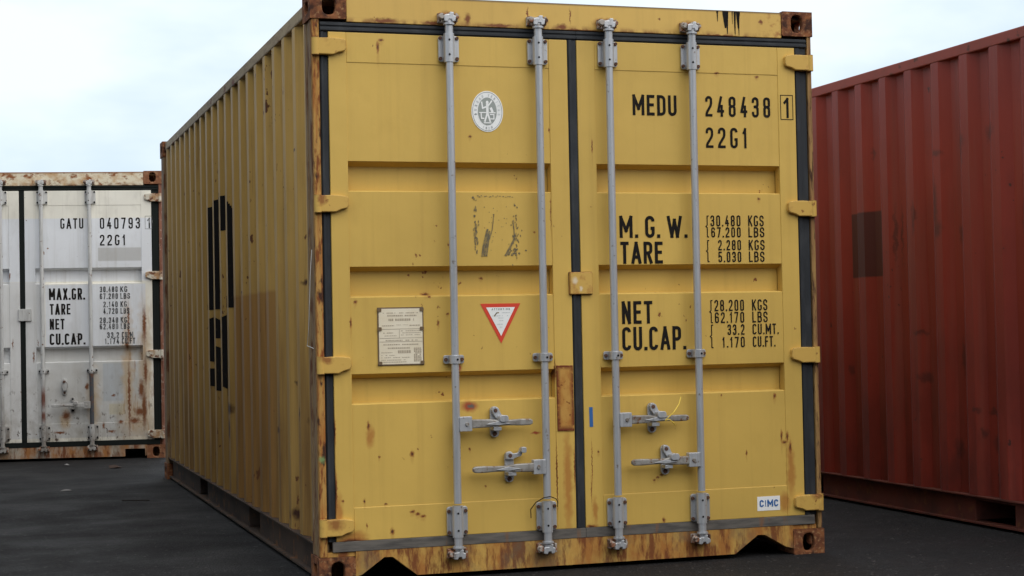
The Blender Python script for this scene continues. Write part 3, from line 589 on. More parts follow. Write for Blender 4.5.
    mb = MB(); mb.tube((xl-.001, -.013, zh-.050), (xl-.001, -.022, zh-.050), .011, .009, 12); mb.build('latch_bolt', bolt, door); mb = MB(); mb.tube((xl-.001, -.020, zh+.054), (xl-.001, -.034, zh+.054), .011, .009, 12); mb.build('latch_bolt', bolt, door)
    mb = MB()
    if bent:     # swung up and away from the handle
        mb.prism([(xl-.020, zh+.040), (xl+.010, zh+.036), (xl+.030, zh+.046), (xl+.052, zh+.050), (xl+.062, zh+.078), (xl+.050, zh+.088), (xl+.038, zh+.066), (xl+.014, zh+.062), (xl-.006, zh+.072), (xl-.020, zh+.066)], -.032, -.014)
        mb.prism(rrect(xl+.044, xl+.068, zh+.066, zh+.092, .008), -.060, -.032)
    else:
        mb.prism([(xl-.018, zh+.058), (xl-.012, zh+.040), (xl+.002, zh+.018), (xl+.018, zh+.006), (xl+.046, zh+.010), (xl+.044, zh+.030), (xl+.026, zh+.036), (xl+.014, zh+.064), (xl+.000, zh+.072), (xl-.014, zh+.070)], -.032, -.014)
        mb.prism(rrect(xl+.004, xl+.046, zh+.004, zh+.034, .012), -.078, -.030)
    mb.build('latch_catch', galv, door, bevel=.002)

def hinge(door, right, z, mat):
    mb = MB(); m = (lambda v: W_-v) if right else (lambda v: v)
    pts = [(.024, .035), (.075, .037), (.118, .036), (.144, .032), (.152, .024), (.153, -.010), (.145, -.020), (.116, -.027), (.096, -.037), (.024, -.037)]
    q = [(m(x), z+zz) for x, zz in pts]
    if not right: q = q[::-1]
    mb.prism(q, -.020, .014)
    mb.build('hinge', mat, door, bevel=.004)
    mb = MB(); mb.tube((m(.018), -.007, z-.039), (m(.018), -.007, z+.038), .0175, n=16); mb.build('hinge_pin', mat, door, smooth=True)

def door_leaf(root, x0, x1, s0, s1, recs, mat, gt):
    """x0..x1 leaf, s0..s1 the corrugated field between its stiles; recs = (top, bottom) of each recess; gx = the gaskets' x-ranges"""
    zb, zt, sb, st = gt, 2.416, .330, 2.283
    Y0 = .004
    mb = MB()
    # corrugated field
    pr = [(Y0, st)]
    for a, b in recs:
        pr += [(Y0, a), (Y0+.052, a-.020), (Y0+.052, b+.009), (Y0+.004, b+.0035), (Y0, b)]
    pr += [(Y0, sb)]
    nx = 6; xs = [s0+(s1-s0)*i/nx for i in range(nx+1)]
    n = len(pr)
    mb.add([(x, y, z) for x in xs for y, z in pr], [(i*n+j, i*n+j+1, (i+1)*n+j+1, (i+1)*n+j) for i in range(nx) for j in range(n-1)])
    d = mb.build('door', mat, root)
    mb = MB(); yf = Y0-.0035
    mb.box(x0, s0, yf, Y0+.05, zb, zt); mb.box(s1, x1, yf, Y0+.05, zb, zt); mb.box(s0, s1, Y0-.0025, Y0+.045, st, zt); mb.box(s0, s1, Y0-.0025, Y0+.045, zb, sb)
    mb.build('door_frame', mat, d, bevel=.0025)
    return d
def gasket(door, x0, x1, z0, z1, mat, y=.016, plain=False):
    mb = MB(); mb.box(x0, x1, y, y+.03, z0, z1)
    if plain: pass
    elif x1-x0 > z1-z0: mb.box(x0, x1, y-.007, y, z0+(z1-z0)*.12, z0+(z1-z0)*.42); mb.box(x0, x1, y-.005, y, z0+(z1-z0)*.62, z1-(z1-z0)*.10)
    else: mb.box(x0+(x1-x0)*.1, x0+(x1-x0)*.45, y-.006, y, z0, z1)
    return mb.build('gasket', mat, door, bevel=.002)

def container(label, loc, rz, P):
    """one twenty-foot box; local x across the doors, y along it away from the doors"""
    root = thing('shipping_container', label, 'shipping container', loc, rz)
    for right in (0, 1):
        for back in (0, 1):
            for top in (0, 1): casting(root, P['cast'], right, back, top)
    for right in (0, 1):
        m = (lambda v: W_-v) if right else (lambda v: v)
        # front post: outer channel, and the narrow edge that shows beside the gasket
        a, b = sorted((m(.004), m(.036 if not right else .026)))
        mb = MB(); mb.box(a, b, .0, .030, .119, 2.472); e = mb.build('post_edge', P['edge'] if not right else P.get('edge2', P['edge']), root, bevel=.004)
        mb = MB(); a, b = sorted((m(.002), m(.050))); mb.box(a, b, .031, .066, .119, 2.472); a, b = sorted((m(.007), m(.1))); mb.box(a, b, .067, .130, .119, 2.472); a, b = sorted((m(.003), m(.1))); mb.box(a, b, .131, .168, .119, 2.472)
        mb.build('corner_post', P['post'], root, bevel=.004)
        mb = MB(); a, b = sorted((m(.003), m(.12))); mb.box(a, b, L_-.168, L_-.02, .119, 2.472); mb.build('corner_post', P['post'], root, bevel=.004)
        w = side(root, right, P['side'], P['rail'], P['brail'], P['phase'], P['pockets'], P.get('pitch', .2778))
        if not right: root['left_wall'] = w.name
    mb = MB(); mb.box(.160, W_-.160, .0, .09, 2.4615, 2.584); hd = mb.build('door_header', P['header'], root, bevel=.003)
    zb = .021
    mb = MB(); s = [(.160, zb+.010)]
    if P['notch']: s += [(.186, zb+.016), (.288, .108), (.326, .107), (.436, zb)]
    if P['notch']: s += [(1.975, zb), (2.094, .104), (2.130, .103), (2.240, zb+.02)]
    elif P.get('slot'): s += [(2.085, zb), (2.085, .088), (2.262, .088), (2.262, zb)]
    gz = P.get('gz', .140); s += [(W_-.160, zb+.010), (W_-.160, gz), (.160, gz)]
    mb.prism(s, .0, .10); mb.box(.034, .159, .006, .10, .1195, gz-.001); mb.box(W_-.159, W_-.034, .006, .10, .1195, gz-.001); mb.build('door_sill', P['sill'], root)
    mb = MB(); mb.box(.02, W_-.02, .05, L_-.02, 2.560, 2.570)
    for k in range(28):
        y = .2+k*.205; mb.prism_x([(y, 2.570), (y+.05, 2.570), (y+.04, 2.580), (y+.01, 2.580)], .09, W_-.09)
    mb.build('roof', P['rail'], root)
    mb = MB(); mb.box(.05, W_-.05, .06, L_-.05, .150, .158)
    mb.build('floor', P['brail'], root)
    # closed end: upright corrugation between rails
    pr = [(x, y) for x, y in corr_profile(.12, W_-.12, .2, .25, .04, .03)]
    mb = MB(); n = len(pr); mb.add([(y, L_-x, z) for z in (.16, 2.47) for x, y in pr], [(i, i+1, n+i+1, n+i) for i in range(n-1)])
    mb.build('end_wall', P['side'], root)
    mb = MB(); mb.box(.160, W_-.160, L_-.08, L_-.012, 2.47, 2.58); mb.build('end_rail', P['rail'], root)
    mb = MB(); mb.box(.160, W_-.160, L_-.08, L_-.012, .03, .16); mb.build('end_rail', P['rail'], root)
    # doors
    D = []
    for right, (x0, x1, s0, s1) in enumerate(P['leaves']):
        d = door_leaf(root, x0, x1, s0, s1, P['recs'], P['door'][right], P.get('gt', .185))
        D.append(d)
        hx = (.040, .0755) if not right else (2.3445, 2.408)
        gasket(d, hx[0], hx[1], P.get('gt', .185), 2.416, P['rub'], .010)
        gasket(d, *((.040, 1.2315) if not right else (1.2325, 2.409)), 2.4165, 2.461, P['rub'], .006)
        gasket(d, *((.060, 1.2315) if not right else (1.2325, 2.394)), P.get('gz', .140)+.0005, P.get('gt', .185)-.0005, P['rublow'], -.002, True)
        if not right: gasket(d, 1.1885, 1.2315, P.get('gt', .185), 2.416, P['rub'], .004)
        for z in P['hz'][right]: hinge(d, right, z, P['hinge'])
    for i, (xb, t, hz, bent, dark) in enumerate(P['bars']):
        bars_of(root, D[0] if i < 2 else D[1], P['barm'], xb, t, hz, dark=dark, bent=bent, zm=P.get('zm', .966))
    return root, D
LEAVES = [(.076, 1.187, .156, 1.097), (1.233, 2.344, 1.321, 2.253)]

# ------------------------------------------------------------------ ground
mb = MB(); mb.add([(-400, -400, 0), (400, -400, 0), (400, 400, 0), (-400, 400, 0)], [(0, 1, 2, 3)])
g = mb.build('ground', M_ASPHALT); g['kind'] = 'structure'

# ------------------------------------------------------------------ the yellow container
yel, (YD_L, YD_R) = container('dull yellow container in the middle with grey locking bars and a red triangle sticker', (0, 0, 0), 0, dict(
    cast=M_RUST, edge=M_POST, edge2=M_POST_R, post=M_POSTSIDE, side=M_SIDE, rail=M_RAIL, brail=M_BRAIL, header=M_HEADER, sill=M_SILL, door=(M_DOOR_L, M_DOOR_R),
    rub=M_RUBBER, rublow=M_DUSTRUBBER, hinge=M_HINGE, barm=(M_GALV, M_GRIP, M_BOLT, M_CAM), phase=.2427, pockets=[(1.82, 2.18), (3.90, 4.26)], notch=True,
    leaves=LEAVES, recs=[(1.849, 1.714), (1.384, 1.248), (.913, .778)], hz=((2.350, 1.660, .955, .248), (2.345, 1.646, .947, .244)),
    bars=[(.614, 1, .676, False, False), (1.033, -1, .472, True, False), (1.375, 1, .668, False, False), (1.790, -1, .472, False, False)]))

# lettering on the right door (y just in front of the panel)
YL = .0025
T = .0138
line(YD_R, M_INK, 'MEDU', 1.506, 1.727, 2.078, 2.174, T, YL); line(YD_R, M_INK, '248438', 1.874, 2.211, 2.079, 2.176, .0122, YL, .30); line(YD_R, M_INK, '22G1', 1.873, 2.088, 1.931, 2.028, .0122, YL, .28)
line(YD_R, M_INK, 'M. G. W.', 1.428, 1.767, 1.508, 1.610, .0152, YL, .12); line(YD_R, M_INK, 'TARE', 1.430, 1.641, 1.388, 1.490, .0152, YL, .12)
line(YD_R, M_INK, 'NET', 1.431, 1.583, 1.110, 1.215, .0152, YL); line(YD_R, M_INK, 'CU.CAP.', 1.430, 1.748, .987, 1.096, .0152, YL, .12)
t = .0066
for z0, z1, num, x0, unit, xe in ((1.561, 1.613, '30.480', 1.887, 'KGS', 2.163), (1.509, 1.557, '67.200', 1.890, 'LBS', 2.165), (1.448, 1.497, '2.280', 1.924, 'KGS', 2.165), (1.392, 1.442, '5.030', 1.924, 'LBS', 2.163),
                                  (1.162, 1.215, '28.200', 1.898, 'KGS', 2.172), (1.106, 1.157, '62.170', 1.899, 'LBS', 2.172), (1.049, 1.099, '33.2', 1.962, 'CU.MT.', 2.228), (.990, 1.040, '1.170', 1.934, 'CU.FT.', 2.209)):
    line(YD_R, M_INK, num, x0, 2.042 if z0 > 1.3 else 2.050, z0, z1, t, YL, .22)
    line(YD_R, M_INK, unit, 2.082 if z0 > 1.3 else 2.092, xe, z0, z1, t, YL, .16)
for z0, z1 in ((1.508, 1.613), (1.392, 1.498)): line(YD_R, M_INK, '{', 1.861, 1.881, z0, z1, .0052, YL, cap=False)
for z0, z1 in ((1.105, 1.216), (.988, 1.100)): line(YD_R, M_INK, '{', 1.871, 1.891, z0, z1, .0052, YL, cap=False)
line(YD_R, M_INK, '1', 2.277, 2.318, 2.079, 2.176, .0122, -.0005, cap=True)
mb = MB(); ribbon(mb, [(2.265, 2.072), (2.265, 2.188), (2.329, 2.188), (2.329, 2.072), (2.265, 2.072)], .0035, -.0006, False)
mb.build('lettering', M_INK, YD_R)
# maker's sticker
mb = MB(); mb.prism([(2.095, .216), (2.213, .216), (2.213, .283), (2.095, .283)], .0003, .0014); st = mb.build('maker_sticker', M_WHITE, YD_R); st['label'] = 'small white sticker with blue capitals'
mb = MB(); write(mb, 'CIMC', 2.106, 2.203, .234, .267, .0068, -.0008, .10); mb.build('lettering', M_BLUE, YD_R)
# strip of blue tape on the right door's stile
mb = MB(); mb.prism([(1.260, .643), (1.277, .643), (1.276, .733), (1.259, .733)], -.0010, .0003); mb.build('tape_strip', M_BLUE, YD_R)
# oval inspection seal
cx, cz = .800, 2.080
mb = MB(); mb.prism(circle(cx, cz, .0745, .0925, 48), .0020, .0036); seal = mb.build('oval_seal', M_WHITE, YD_L); seal['label'] = 'white oval seal with a standing figure'
mb = MB()
ro, ri = 1.0, .955
def ring(mb, rx, rz, w, y, n=56):
    A = circle(cx, cz, rx, rz, n); B = circle(cx, cz, rx-w, rz-w, n)
    mb.add([(a, y, b) for a, b in A]+[(a, y, b) for a, b in B], [(i, (i+1) % n, (i+1) % n+n, i+n) for i in range(n)])
ring(mb, .0700, .0880, .0022, .0012); mb.sheet(circle(cx, cz, .0445, .0630, 40), .0013); mb.build('seal_print', M_GREYPRINT, YD_L)
mb = MB()
def fig(pts, t, k=0): ribbon(mb, [(cx+a, cz+b) for a, b in pts], t, .0006-k*.0001)
fig([(0, .030), (0, -.004)], .012); fig([(0, -.006), (-.012, -.044)], .008, 1); fig([(.001, -.006), (.012, -.044)], .008, 2); fig([(-.002, .022), (-.022, .014), (-.026, .040)], .007, 3); fig([(.003, .024), (.016, .040), (.020, .046)], .007, 4)
mb.sheet(circle(cx, cz+.041, .0065, .0075, 14), .0004); fig([(-.036, -.006), (-.008, -.006)], .005, 5); fig([(.010, -.006), (.036, -.006)], .005, 6); fig([(-.030, -.012), (-.028, -.032), (-.018, -.032)], .006, 7); fig([(.014, -.014), (.030, -.014), (.030, -.034), (.014, -.034)], .005, 8); fig([(.018, .012), (.022, .002)], .012, 2); fig([(-.016, -.052), (.016, -.052)], .005, 4)
mb.build('seal_figure', M_WHITE, YD_L)
mb = MB()
def around(s, a0, a1, rx, rz, h, t, flip=False):
    for i, c in enumerate(s):
        a = math.radians(a0+(a1-a0)*i/max(len(s)-1, 1)); px, pz = cx+rx*math.cos(a), cz+rz*math.sin(a)
        ux, uz = math.sin(a), -math.cos(a)
        if flip: ux, uz = -ux, -uz
        w = .55*h
        for st in glyph(c, w-t, h-t):
            ribbon(mb, [(px+ux*(q0-w/2+t/2)-uz*(q1-h/2), pz+uz*(q0-w/2+t/2)+ux*(q1-h/2)) for q0, q1 in st], t, .0010)
around('BUREAU VERITAS', 190, -10, .0565, .0745, .0125, .0024); around('1828', 250, 290, .0565, .0745, .0115, .0024, True)
mb.build('lettering', M_LIGHTPRINT, YD_L)
# triangle
mb = MB(); A, B, C = Vector((.750, 1.213)), Vector((.939, 1.213)), Vector((.845, 1.033)); ce = (A+B+C)/3
mb.prism([tuple(C), tuple(B), tuple(A)], .0022, .0036); tri = mb.build('warning_sticker', M_RED, YD_L); tri['label'] = 'white triangle sticker with a red border'
mb = MB(); k = .72; mb.sheet([tuple(ce+(p-ce)*k) for p in (C, B, A)], .0014); mb.build('sticker_face', M_WHITE, YD_L)
mb = MB(); write(mb, 'ATTENTION', .802, .888, 1.183, 1.192, .0022, .0006, .3); mb.build('lettering', M_GREYPRINT, YD_L)
def dashes(mb, x0, x1, z, h, y, rnd, dens=.75):
    x = x0
    while x < x1:
        w = rnd.uniform(.003, .009)
        if rnd.random() < dens: mb.add([(x, y, z), (min(x+w, x1), y, z), (min(x+w, x1), y, z+h), (x, y, z+h)], [(0, 1, 2, 3)])
        x += w+.002
rn = random.Random(5); mb = MB()
for a, b, z in ((.822, .888, 1.170), (.805, .890, 1.156), (.833, .858, 1.146), (.836, .856, 1.134), (.828, .862, 1.118), (.835, .856, 1.105)): dashes(mb, a, b, z, .0035, .0006, rn)
mb.build('fine_print', M_LIGHTPRINT, YD_L)
mb = MB(); ribbon(mb, [(.815, 1.158), (.826, 1.171), (.834, 1.172)], .005, .0005); mb.build('scratch', M_RESIDUE, YD_L)
# data plate riveted to the left door
mb = MB(); mb.box(.275, .485, .0005, .004, .946, 1.203); pl = mb.build('data_plate', M_PLATEFRAME, YD_L, bevel=.001); pl['label'] = 'riveted pale metal data plate'
mb = MB(); mb.box(.281, .479, -.0008, .0004, .952, 1.197); mb.build('plate_face', M_PLATE, YD_L)
mb = MB(); y = -.0014
for z in (1.106, 1.066, 1.050): mb.sheet([(.283, z), (.477, z), (.477, z+.0022), (.283, z+.0022)], y)
mb.sheet([(.372, 1.068), (.374, 1.068), (.374, 1.105), (.372, 1.105)], y)
for x0, x1, z, h in ((.300, .460, 1.176, .004), (.310, .452, 1.163, .006), (.325, .440, 1.143, .010), (.295, .350, 1.120, .004), (.420, .470, 1.120, .005), (.360, .415, 1.124, .002), (.300, .345, 1.088, .004), (.295, .360, 1.076, .003), (.380, .470, 1.097, .003), (.380, .470, 1.088, .003), (.380, .468, 1.079, .003), (.310, .455, 1.055, .004), (.300, .460, 1.036, .005), (.320, .420, 1.020, .006), (.365, .425, 1.000, .013), (.290, .340, 1.002, .003), (.290, .350, .990, .003), (.290, .420, .980, .003), (.290, .40, .969, .003), (.290, .41, .960, .003)): dashes(mb, x0, x1, z, h, y, rn, .9)
for k in range(9): dashes(mb, .438, .472, .962+.007*k, .0055, y, rn, .95)
mb.build('fine_print', M_PLATEINK, YD_L)
mb = MB()
for x in (.284, .476):
    for z in (.957, 1.108, 1.192): mb.prism(rrect(x-.009, x+.009, z-.008, z+.008, .004), -.004, -.0015)
mb.build('plate_rivet', M_PLATEFRAME, YD_L)
# torn remains of an old square sticker
mb = MB(); rn = random.Random(11)
def scrap(x, z, rx, rz, k=7):
    pts = []
    for i in range(k):
        a = 2*PI*i/k; q = rn.uniform(.45, 1.15); pts.append((x+rx*q*math.cos(a), z+rz*q*math.sin(a)))
    mb.sheet(pts, .0026-rn.random()*.0006)
for i in range(12): scrap(.728+rn.uniform(-.006, .012), 1.695-rn.uniform(0, .02), .004, .003)
for i in range(44): scrap(.735+rn.gauss(0, .006), 1.54+rn.gauss(0, .045), .0035, .008)
for i in range(16): scrap(.745+i*.011+rn.uniform(-.004, .004), 1.699-rn.uniform(0, .006), .0045, .0025)
for i in range(48): scrap(.925+rn.gauss(0, .009), 1.53+rn.gauss(0, .06), .003, .006)
for i in range(30): scrap(.905+rn.gauss(0, .02), 1.44+rn.uniform(-.012, .02), .006, .005)
for i in range(26): scrap(.76+rn.uniform(0, .14), 1.45+rn.uniform(0, .2), .0025, .0025)
for off, w in ((0, .007), (.008, .006), (.015, .006)):
    ribbon(mb, [(.764+off*1.3, 1.430), (.770+off*1.3, 1.470), (.780+off*1.1, 1.510), (.790+off*1.1, 1.545-off)], w*1.3, .0019-off*.02)
ribbon(mb, [(.800, 1.505), (.812, 1.545), (.818, 1.585), (.822, 1.615)], .0035, .0017)
ribbon(mb, [(.876, 1.432), (.888, 1.455), (.903, 1.480), (.918, 1.505)], .009, .0019); ribbon(mb, [(.918, 1.505), (.916, 1.545), (.911, 1.585)], .005, .0016)
mb.build('sticker_residue', M_RESIDUE, YD_L)
# welded repair plate and the clip over the closing gap
mb = MB(); mb.prism([(1.104, .630), (1.184, .628), (1.183, .926), (1.103, .928)], -.004, .0004); rp = mb.build('repair_plate', M_REPAIR, YD_L, bevel=.0015); rp['label'] = 'rust-edged orange plate welded to the door stile'
mb = MB(); mb.prism(rrect(1.174, 1.284, 1.250, 1.350, .005), -.016, .0005); mb.build('door_clip', M_CLIP, YD_R, bevel=.003)
mb = MB(); mb.prism(rrect(1.1715, 1.2865, 1.2475, 1.3525, .005), -.003, -.0002); mb.build('clip_rust_edge', M_RUST, YD_R)
# tar runs on the header
mb = MB()
for x, w, z in ((1.945, .012, 2.530), (1.985, .030, 2.500), (1.995, .014, 2.472), (2.035, .012, 2.470), (2.052, .022, 2.500), (2.055, .010, 2.466), (2.022, .006, 2.52)):
    mb.sheet([(x-w*.5, 2.580), (x-w*.3, z+.035), (x-w*.10, z), (x+w*.14, z), (x+w*.28, z+.04), (x+w*.5, 2.580)], -.0008-.0001*x)
mb.build('tar_run', M_INK, bpy.data.objects['door_header'])

# big black company letters sprayed over the corrugation (they follow its shape)
def on_side(parent, regions, phase, y_lo, y_hi, mat, skip_ribs=False):
    """regions: functions y -> list of (z0,z1)"""
    pr = corr_profile(y_lo, y_hi, phase); mb = MB()
    P = []
    for (xa, ya), (xb, yb) in zip(pr, pr[1:]):
        n = max(1, int((yb-ya)/.012))
        if skip_ribs and xa < .021 and xb < .021: continue
        for i in range(n): P.append(((xa+(xb-xa)*i/n, ya+(yb-ya)*i/n), (xa+(xb-xa)*(i+1)/n, ya+(yb-ya)*(i+1)/n)))
    for (xa, ya), (xb, yb) in P:
        ym = (ya+yb)/2; nx, ny = -(yb-ya), (xb-xa); l = math.hypot(nx, ny); nx, ny = nx/l*.002, ny/l*.002
        for z0, z1 in regions(ym): mb.add([(xa+nx, ya+ny, z0), (xb+nx, yb+ny, z0), (xb+nx, yb+ny, z1), (xa+nx, ya+ny, z1)], [(0, 1, 2, 3)])
    return mb.build('lettering', mat, parent)
def shapes_at(polys):
    def fn(y):
        out = []
        for poly in polys:
            cr = []
            for (ya, za), (yb, zb) in zip(poly, poly[1:]+poly[:1]):
                if (ya <= y < yb) or (yb <= y < ya): cr.append(za+(zb-za)*(y-ya)/(yb-ya))
            cr.sort(); out += list(zip(cr[0::2], cr[1::2]))
        return out
    return fn
m_poly = [[(3.54, 1.33), (3.54, 1.905), (3.20, 1.935), (2.82, 1.935), (2.70, 1.88), (2.64, 1.82), (2.60, 1.74), (2.585, 1.62), (2.585, 1.33), (2.46, 1.32), (2.46, 1.255), (2.93, 1.255), (2.93, 1.32), (2.705, 1.33), (2.705, 1.70), (2.775, 1.725), (3.02, 1.725), (3.02, 1.255), (3.63, 1.255), (3.61, 1.32)]]
s_poly = [[(3.54, .93), (3.54, 1.20), (3.42, 1.225), (3.28, 1.21), (3.03, 1.12), (3.03, 1.075), (3.27, 1.075), (3.27, 1.03), (3.03, .97), (3.03, .76), (3.16, .745), (3.54, .775), (3.54, .885), (3.28, .885), (3.28, .91)],
          [(3.00, 1.20), (2.86, 1.235), (2.74, 1.22), (2.72, .735), (2.84, .735), (3.00, .79)]]
on_side(bpy.data.objects[yel['left_wall']], shapes_at(m_poly+s_poly), .2427, 2.40, 3.70, M_INK, True)
del yel['left_wall']
# the small outlined mark near the door end of the long side
on_side(bpy.data.objects['side_wall'], shapes_at([[(.90, 1.70), (.90, 1.80), (.885, 1.80), (.885, 1.70)], [(.90, 1.80), (.90, 1.807), (.82, 1.807), (.82, 1.80)], [(.90, 1.695), (.90, 1.70), (.84, 1.70), (.84, 1.695)]]), .2427, .7, 1.0, M_INK)

# ------------------------------------------------------------------ the white container
TH = -0.155
whi, (WD_L, WD_R) = container('dirty white container with rust streaks standing behind the yellow one at the left', (-2.1686, 8.6209, 0), TH, dict(
    cast=M_WRUST, edge=M_WPOST, post=M_WPOST, side=M_WSIDE, rail=M_WHEADER, brail=M_WSILL, header=M_WHEADER, sill=M_WSILL, door=(M_WDOOR, M_WDOOR),
    rub=M_OLDRUBBER, rublow=M_OLDRUBBER, gz=.122, gt=.168, zm=.80, hinge=M_WHINGE, barm=(M_WBAR, M_WBAR, M_HOLE, M_CAM), phase=.24, pockets=[(1.82, 2.18), (3.90, 4.26)], notch=False, slot=True,
    leaves=LEAVES, recs=[(1.722, 1.578), (1.018, .874)], hz=((2.350, 1.646, .935, .215), (2.350, 1.646, .935, .215)),
    bars=[(.600, 1, .50, False, False), (1.030, 0, .5, False, False), (1.383, 0, .5, False, False), (1.803, -1, .490, False, True)]))
del whi['left_wall']
line(WD_R, M_INK, 'GATU', 1.545, 1.746, 2.074, 2.168, .0125, YL, .2); line(WD_R, M_INK, '040793', 1.891, 2.244, 2.070, 2.170, .0125, YL, .28); line(WD_R, M_INK, '22G1', 1.889, 2.115, 1.920, 2.017, .0125, YL, .28)
line(WD_R, M_INK, 'MAX.GR.', 1.438, 1.750, 1.436, 1.540, .0165, YL, .14); line(WD_R, M_INK, 'TARE', 1.444, 1.624, 1.304, 1.402, .0165, YL, .14); line(WD_R, M_INK, 'NET', 1.442, 1.571, 1.171, 1.268, .0165, YL, .14); line(WD_R, M_INK, 'CU.CAP.', 1.440, 1.748, 1.034, 1.135, .0165, YL, .14)
for a, b, c, d, n, un in ((1.883, 2.039, 2.062, 2.124, '30.480', 'KG'), (1.882, 2.040, 2.062, 2.147, '67.200', 'LBS'), (1.912, 2.038, 2.062, 2.118, '2.140', 'KG'), (1.911, 2.038, 2.062, 2.140, '4.720', 'LBS'), (1.879, 2.040, 2.062, 2.118, '28.340', 'KG'), (1.878, 2.040, 2.062, 2.140, '62.480', 'LBS'), (1.942, 2.046, 2.070, 2.170, '33.2', 'CU.M'), (1.921, 2.046, 2.070, 2.187, '1.174', 'CU.FT')):
    z0 = {'30.480': 1.499, '67.200': 1.437, '2.140': 1.364, '4.720': 1.303, '28.340': 1.221, '62.480': 1.165, '33.2': 1.087, '1.174': 1.033}[n]
    line(WD_R, M_INKW, n, a, b, z0, z0+.052, .0085, YL, .22); line(WD_R, M_INKW, un, c, d, z0, z0+.052, .0085, YL, .16)
line(WD_R, M_INKW, '1', 2.305, 2.343, 2.072, 2.166, .0125, -.0006)
mb = MB(); ribbon(mb, [(2.290, 2.066), (2.290, 2.181), (2.340+.014, 2.181), (2.354, 2.066), (2.290, 2.066)], .003, -.0007, False); mb.build('lettering', M_INKW, WD_R)
mb = MB(); mb.prism(rrect(1.174, 1.286, 1.252, 1.360, .005), -.016, .0005); mb.build('door_clip', M_WBAR, WD_R, bevel=.003)
# the latch left without its handle
mb = MB(); mb.prism(rrect(1.542, 1.588, .585, .732, .021), -.014, -.002); mb.prism([(1.545, .66), (1.56, .62), (1.585, .63), (1.596, .69), (1.575, .725), (1.55, .715)], -.05, -.014); mb.build('latch_plate', M_WBAR, WD_R, bevel=.002)
mb = MB(); mb.tube((1.565, -.05, .705), (1.565, -.062, .705), .012, .01, 12); mb.tube((1.565, -.013, .605), (1.565, -.024, .605), .011, .009, 12); mb.build('latch_bolt', M_BOLT, WD_R)

# ------------------------------------------------------------------ the red container (its long side shows)
red, _ = container('rust-red container with corrugated long side standing to the right of the yellow one', (3.630, RY0, 0), 0, dict(
    cast=M_RRAIL, edge=M_RRAIL, post=M_RRAIL, side=M_RSIDE, rail=M_RRAIL, brail=M_RBRAIL, header=M_RRAIL, sill=M_RBRAIL, door=(M_RDOOR, M_RDOOR),
    rub=M_RUBBER, rublow=M_RUBBER, hinge=M_RRAIL, barm=(M_GALV, M_GRIP, M_BOLT, M_CAM), phase=ry(1.145), pitch=.2810, pockets=[(ry(.42)-.18, ry(.42)+.18), (ry(2.47)-.18, ry(2.47)+.18)], notch=False,
    leaves=LEAVES, recs=[(1.849, 1.714), (1.384, 1.248), (.913, .778)], hz=((2.350, 1.660, .955, .248), (2.345, 1.646, .947, .244)),
    bars=[(.614, 1, .676, False, False), (1.033, -1, .472, False, False), (1.375, 1, .668, False, False), (1.790, -1, .472, False, False)]))
del red['left_wall']

# ------------------------------------------------------------------ small loose things
m = Mat('yellow_plastic', .4, .4).base((.78, .56, .08)); M_YPLAST = m.done()
m = Mat('pale_string', .7, .2).base((.62, .60, .56)); M_STRING = m.done()
m = Mat('dry_leaf', .8, .2).base((.05, .030, .022)); M_LEAF = m.done()
m = Mat('twig_bark', .9, .1).base((.03, .024, .02)); M_TWIG = m.done()
m = Mat('paper', .8, .2).base((.22, .21, .205)); M_PAPER = m.done()
def wire(name, pts, rad, mat):
    mb = MB()
    for a, b in zip(pts, pts[1:]): mb.tube(a, b, rad, n=8)
    return mb.build(name, mat, smooth=True)
tag(wire('plastic_tie', [(1.688, -.062, .768), (1.672, -.075, .735), (1.640, -.088, .700), (1.612, -.086, .676), (1.600, -.080, .664), (1.618, -.088, .668), (1.640, -.084, .652), (1.652, -.074, .640)], .0024, M_YPLAST),
    'bright yellow plastic tie looped through the handle catch on the right door', 'cable tie')
tag(wire('string', [(-.008, .02, 1.46), (-.014, .03, 1.36), (-.016, .05, 1.22), (-.015, .09, 1.10), (-.014, .13, 1.04), (-.012, .06, 1.035), (-.010, .01, 1.03)], .0016, M_STRING),
    'thin pale string hanging on the corner post beside the black letters', 'string')
tag(wire('wire', [(.965, -.012, .245), (.958, -.03, .285), (.975, -.055, .318), (1.005, -.072, .338), (1.035, -.076, .343), (1.066, -.066, .332), (1.083, -.045, .314), (1.090, -.020, .290)], .0022, M_TWIG), 'thin dark wire looped around the lower guide of the second locking bar', 'wire')
def litter(name, pts, z, mat, label, cat, crumple=.012):
    mb = MB(); rn = random.Random(len(label)); n = len(pts); cxx = sum(p[0] for p in pts)/n; cyy = sum(p[1] for p in pts)/n
    top = [(x, y, z+rn.uniform(.002, crumple)) for x, y in pts]; bt = [(x, y, max(.0015, zz-.003)) for (x, y, zz) in top]
    mb.add(top+[(cxx, cyy, z+crumple*1.3)]+bt, [(i, (i+1) % n, n) for i in range(n)]+[(i+n+1, (i+1) % n+n+1, (i+1) % n, i) for i in range(n)])
    return tag(mb.build(name, mat), label, cat)
litter('paper_scrap', [(-.825, 5.26), (-.750, 5.255), (-.742, 5.29), (-.80, 5.305)], 0, M_PAPER, 'small pale scrap of paper lying on the dark asphalt', 'litter', .010)
litter('dead_leaf', [(-.33, 7.20), (-.26, 7.18), (-.22, 7.25), (-.25, 7.32), (-.33, 7.30)], 0, M_LEAF, 'brown dead leaf on the asphalt before the white container', 'leaf', .02)
litter('pebble', [(-.672, 7.57), (-.640, 7.575), (-.632, 7.605), (-.652, 7.625), (-.675, 7.61)], .008, M_PAPER, 'small pale stone on the asphalt close to the white doors', 'stone', .016)
tag(wire('twig', [(-.475, 4.316, .004), (-.43, 4.29, .005), (-.385, 4.275, .004), (-.34, 4.24, .006), (-.30, 4.235, .004)], .003, M_TWIG), 'thin dark twig lying on the asphalt beside the yellow container', 'twig')

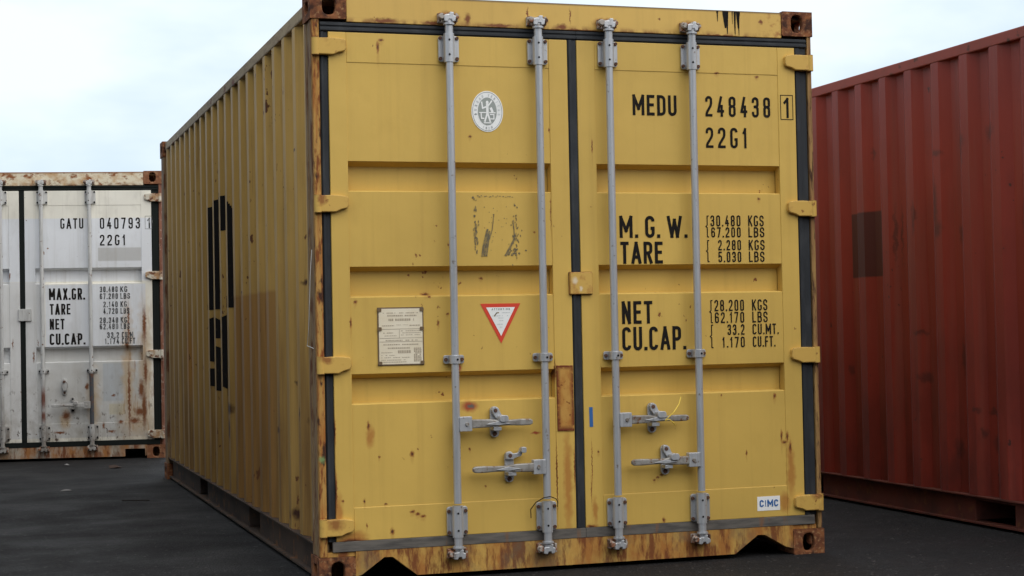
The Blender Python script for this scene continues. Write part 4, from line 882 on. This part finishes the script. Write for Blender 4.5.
# ------------------------------------------------------------------ unseen stack and shed, added beside and behind the photographer to shade the alley
blk, _ = container('unseen dark blue container added for shade, lowest in a stack beyond the left edge of the picture', (-4.70, 1.0, 0), 0, dict(
    cast=M_RRAIL, edge=M_BLUEC, post=M_BLUEC, side=M_BLUEC, rail=M_BLUEC, brail=M_BLUEC, header=M_BLUEC, sill=M_BLUEC, door=(M_BLUEC, M_BLUEC),
    rub=M_RUBBER, rublow=M_RUBBER, hinge=M_BLUEC, barm=(M_GALV, M_GRIP, M_BOLT, M_CAM), phase=.24, pockets=[(1.82, 2.18), (3.90, 4.26)], notch=False,
    leaves=LEAVES, recs=[(1.849, 1.714), (1.384, 1.248), (.913, .778)], hz=((2.350, 1.660, .955, .248), (2.345, 1.646, .947, .244)),
    bars=[(.614, 1, .676, False, False), (1.033, -1, .472, False, False), (1.375, 1, .668, False, False), (1.790, -1, .472, False, False)]))
del blk['left_wall']
top = blk.copy(); col.objects.link(top); top.location.z = H_+.004; top['label'] = 'unseen dark blue container added for shade, stacked on another beyond the left edge of the picture'
for ch in list(blk.children):
    c = ch.copy(); col.objects.link(c); c.parent = top
    for gch in list(ch.children):
        d_ = gch.copy(); col.objects.link(d_); d_.parent = c
shed = thing('shade_warehouse', 'long dark grey metal warehouse added unseen behind the photographer', 'shade_warehouse', (0, -14.5, 0))  # unseen building added to block the low sky light
mb = MB(); pr = corr_profile(-26, 26, 0, .30, .04, 0.)
n = len(pr); mb.add([(y, -x, z) for z in (0.6, 6.2) for x, y in pr], [(i, i+1, n+i+1, n+i) for i in range(n-1)]); mb.box(-26, 26, -14, -.12, 0, 6.15)
mb.build('wall', M_SHED, shed)
mb = MB(); mb.prism_x([(.35, 6.2), (.35, 6.35), (-7, 7.6), (-14.4, 6.35), (-14.4, 6.2), (-7, 7.4)], -26.3, 26.3); mb.build('roof', M_SHED, shed)
mb = MB(); mb.box(-26, 26, -.10, .02, 0, .6); mb.build('plinth', M_SHED, shed)
for x in (-12, 6):
    mb = MB(); mb.box(x-2.2, x+2.2, -.05, .03, .02, 4.4)
    for k in range(14): mb.box(x-2.2, x+2.2, .03, .045, .1+k*.3, .32+k*.3)
    mb.build('roller_door', M_BLUEC, shed)
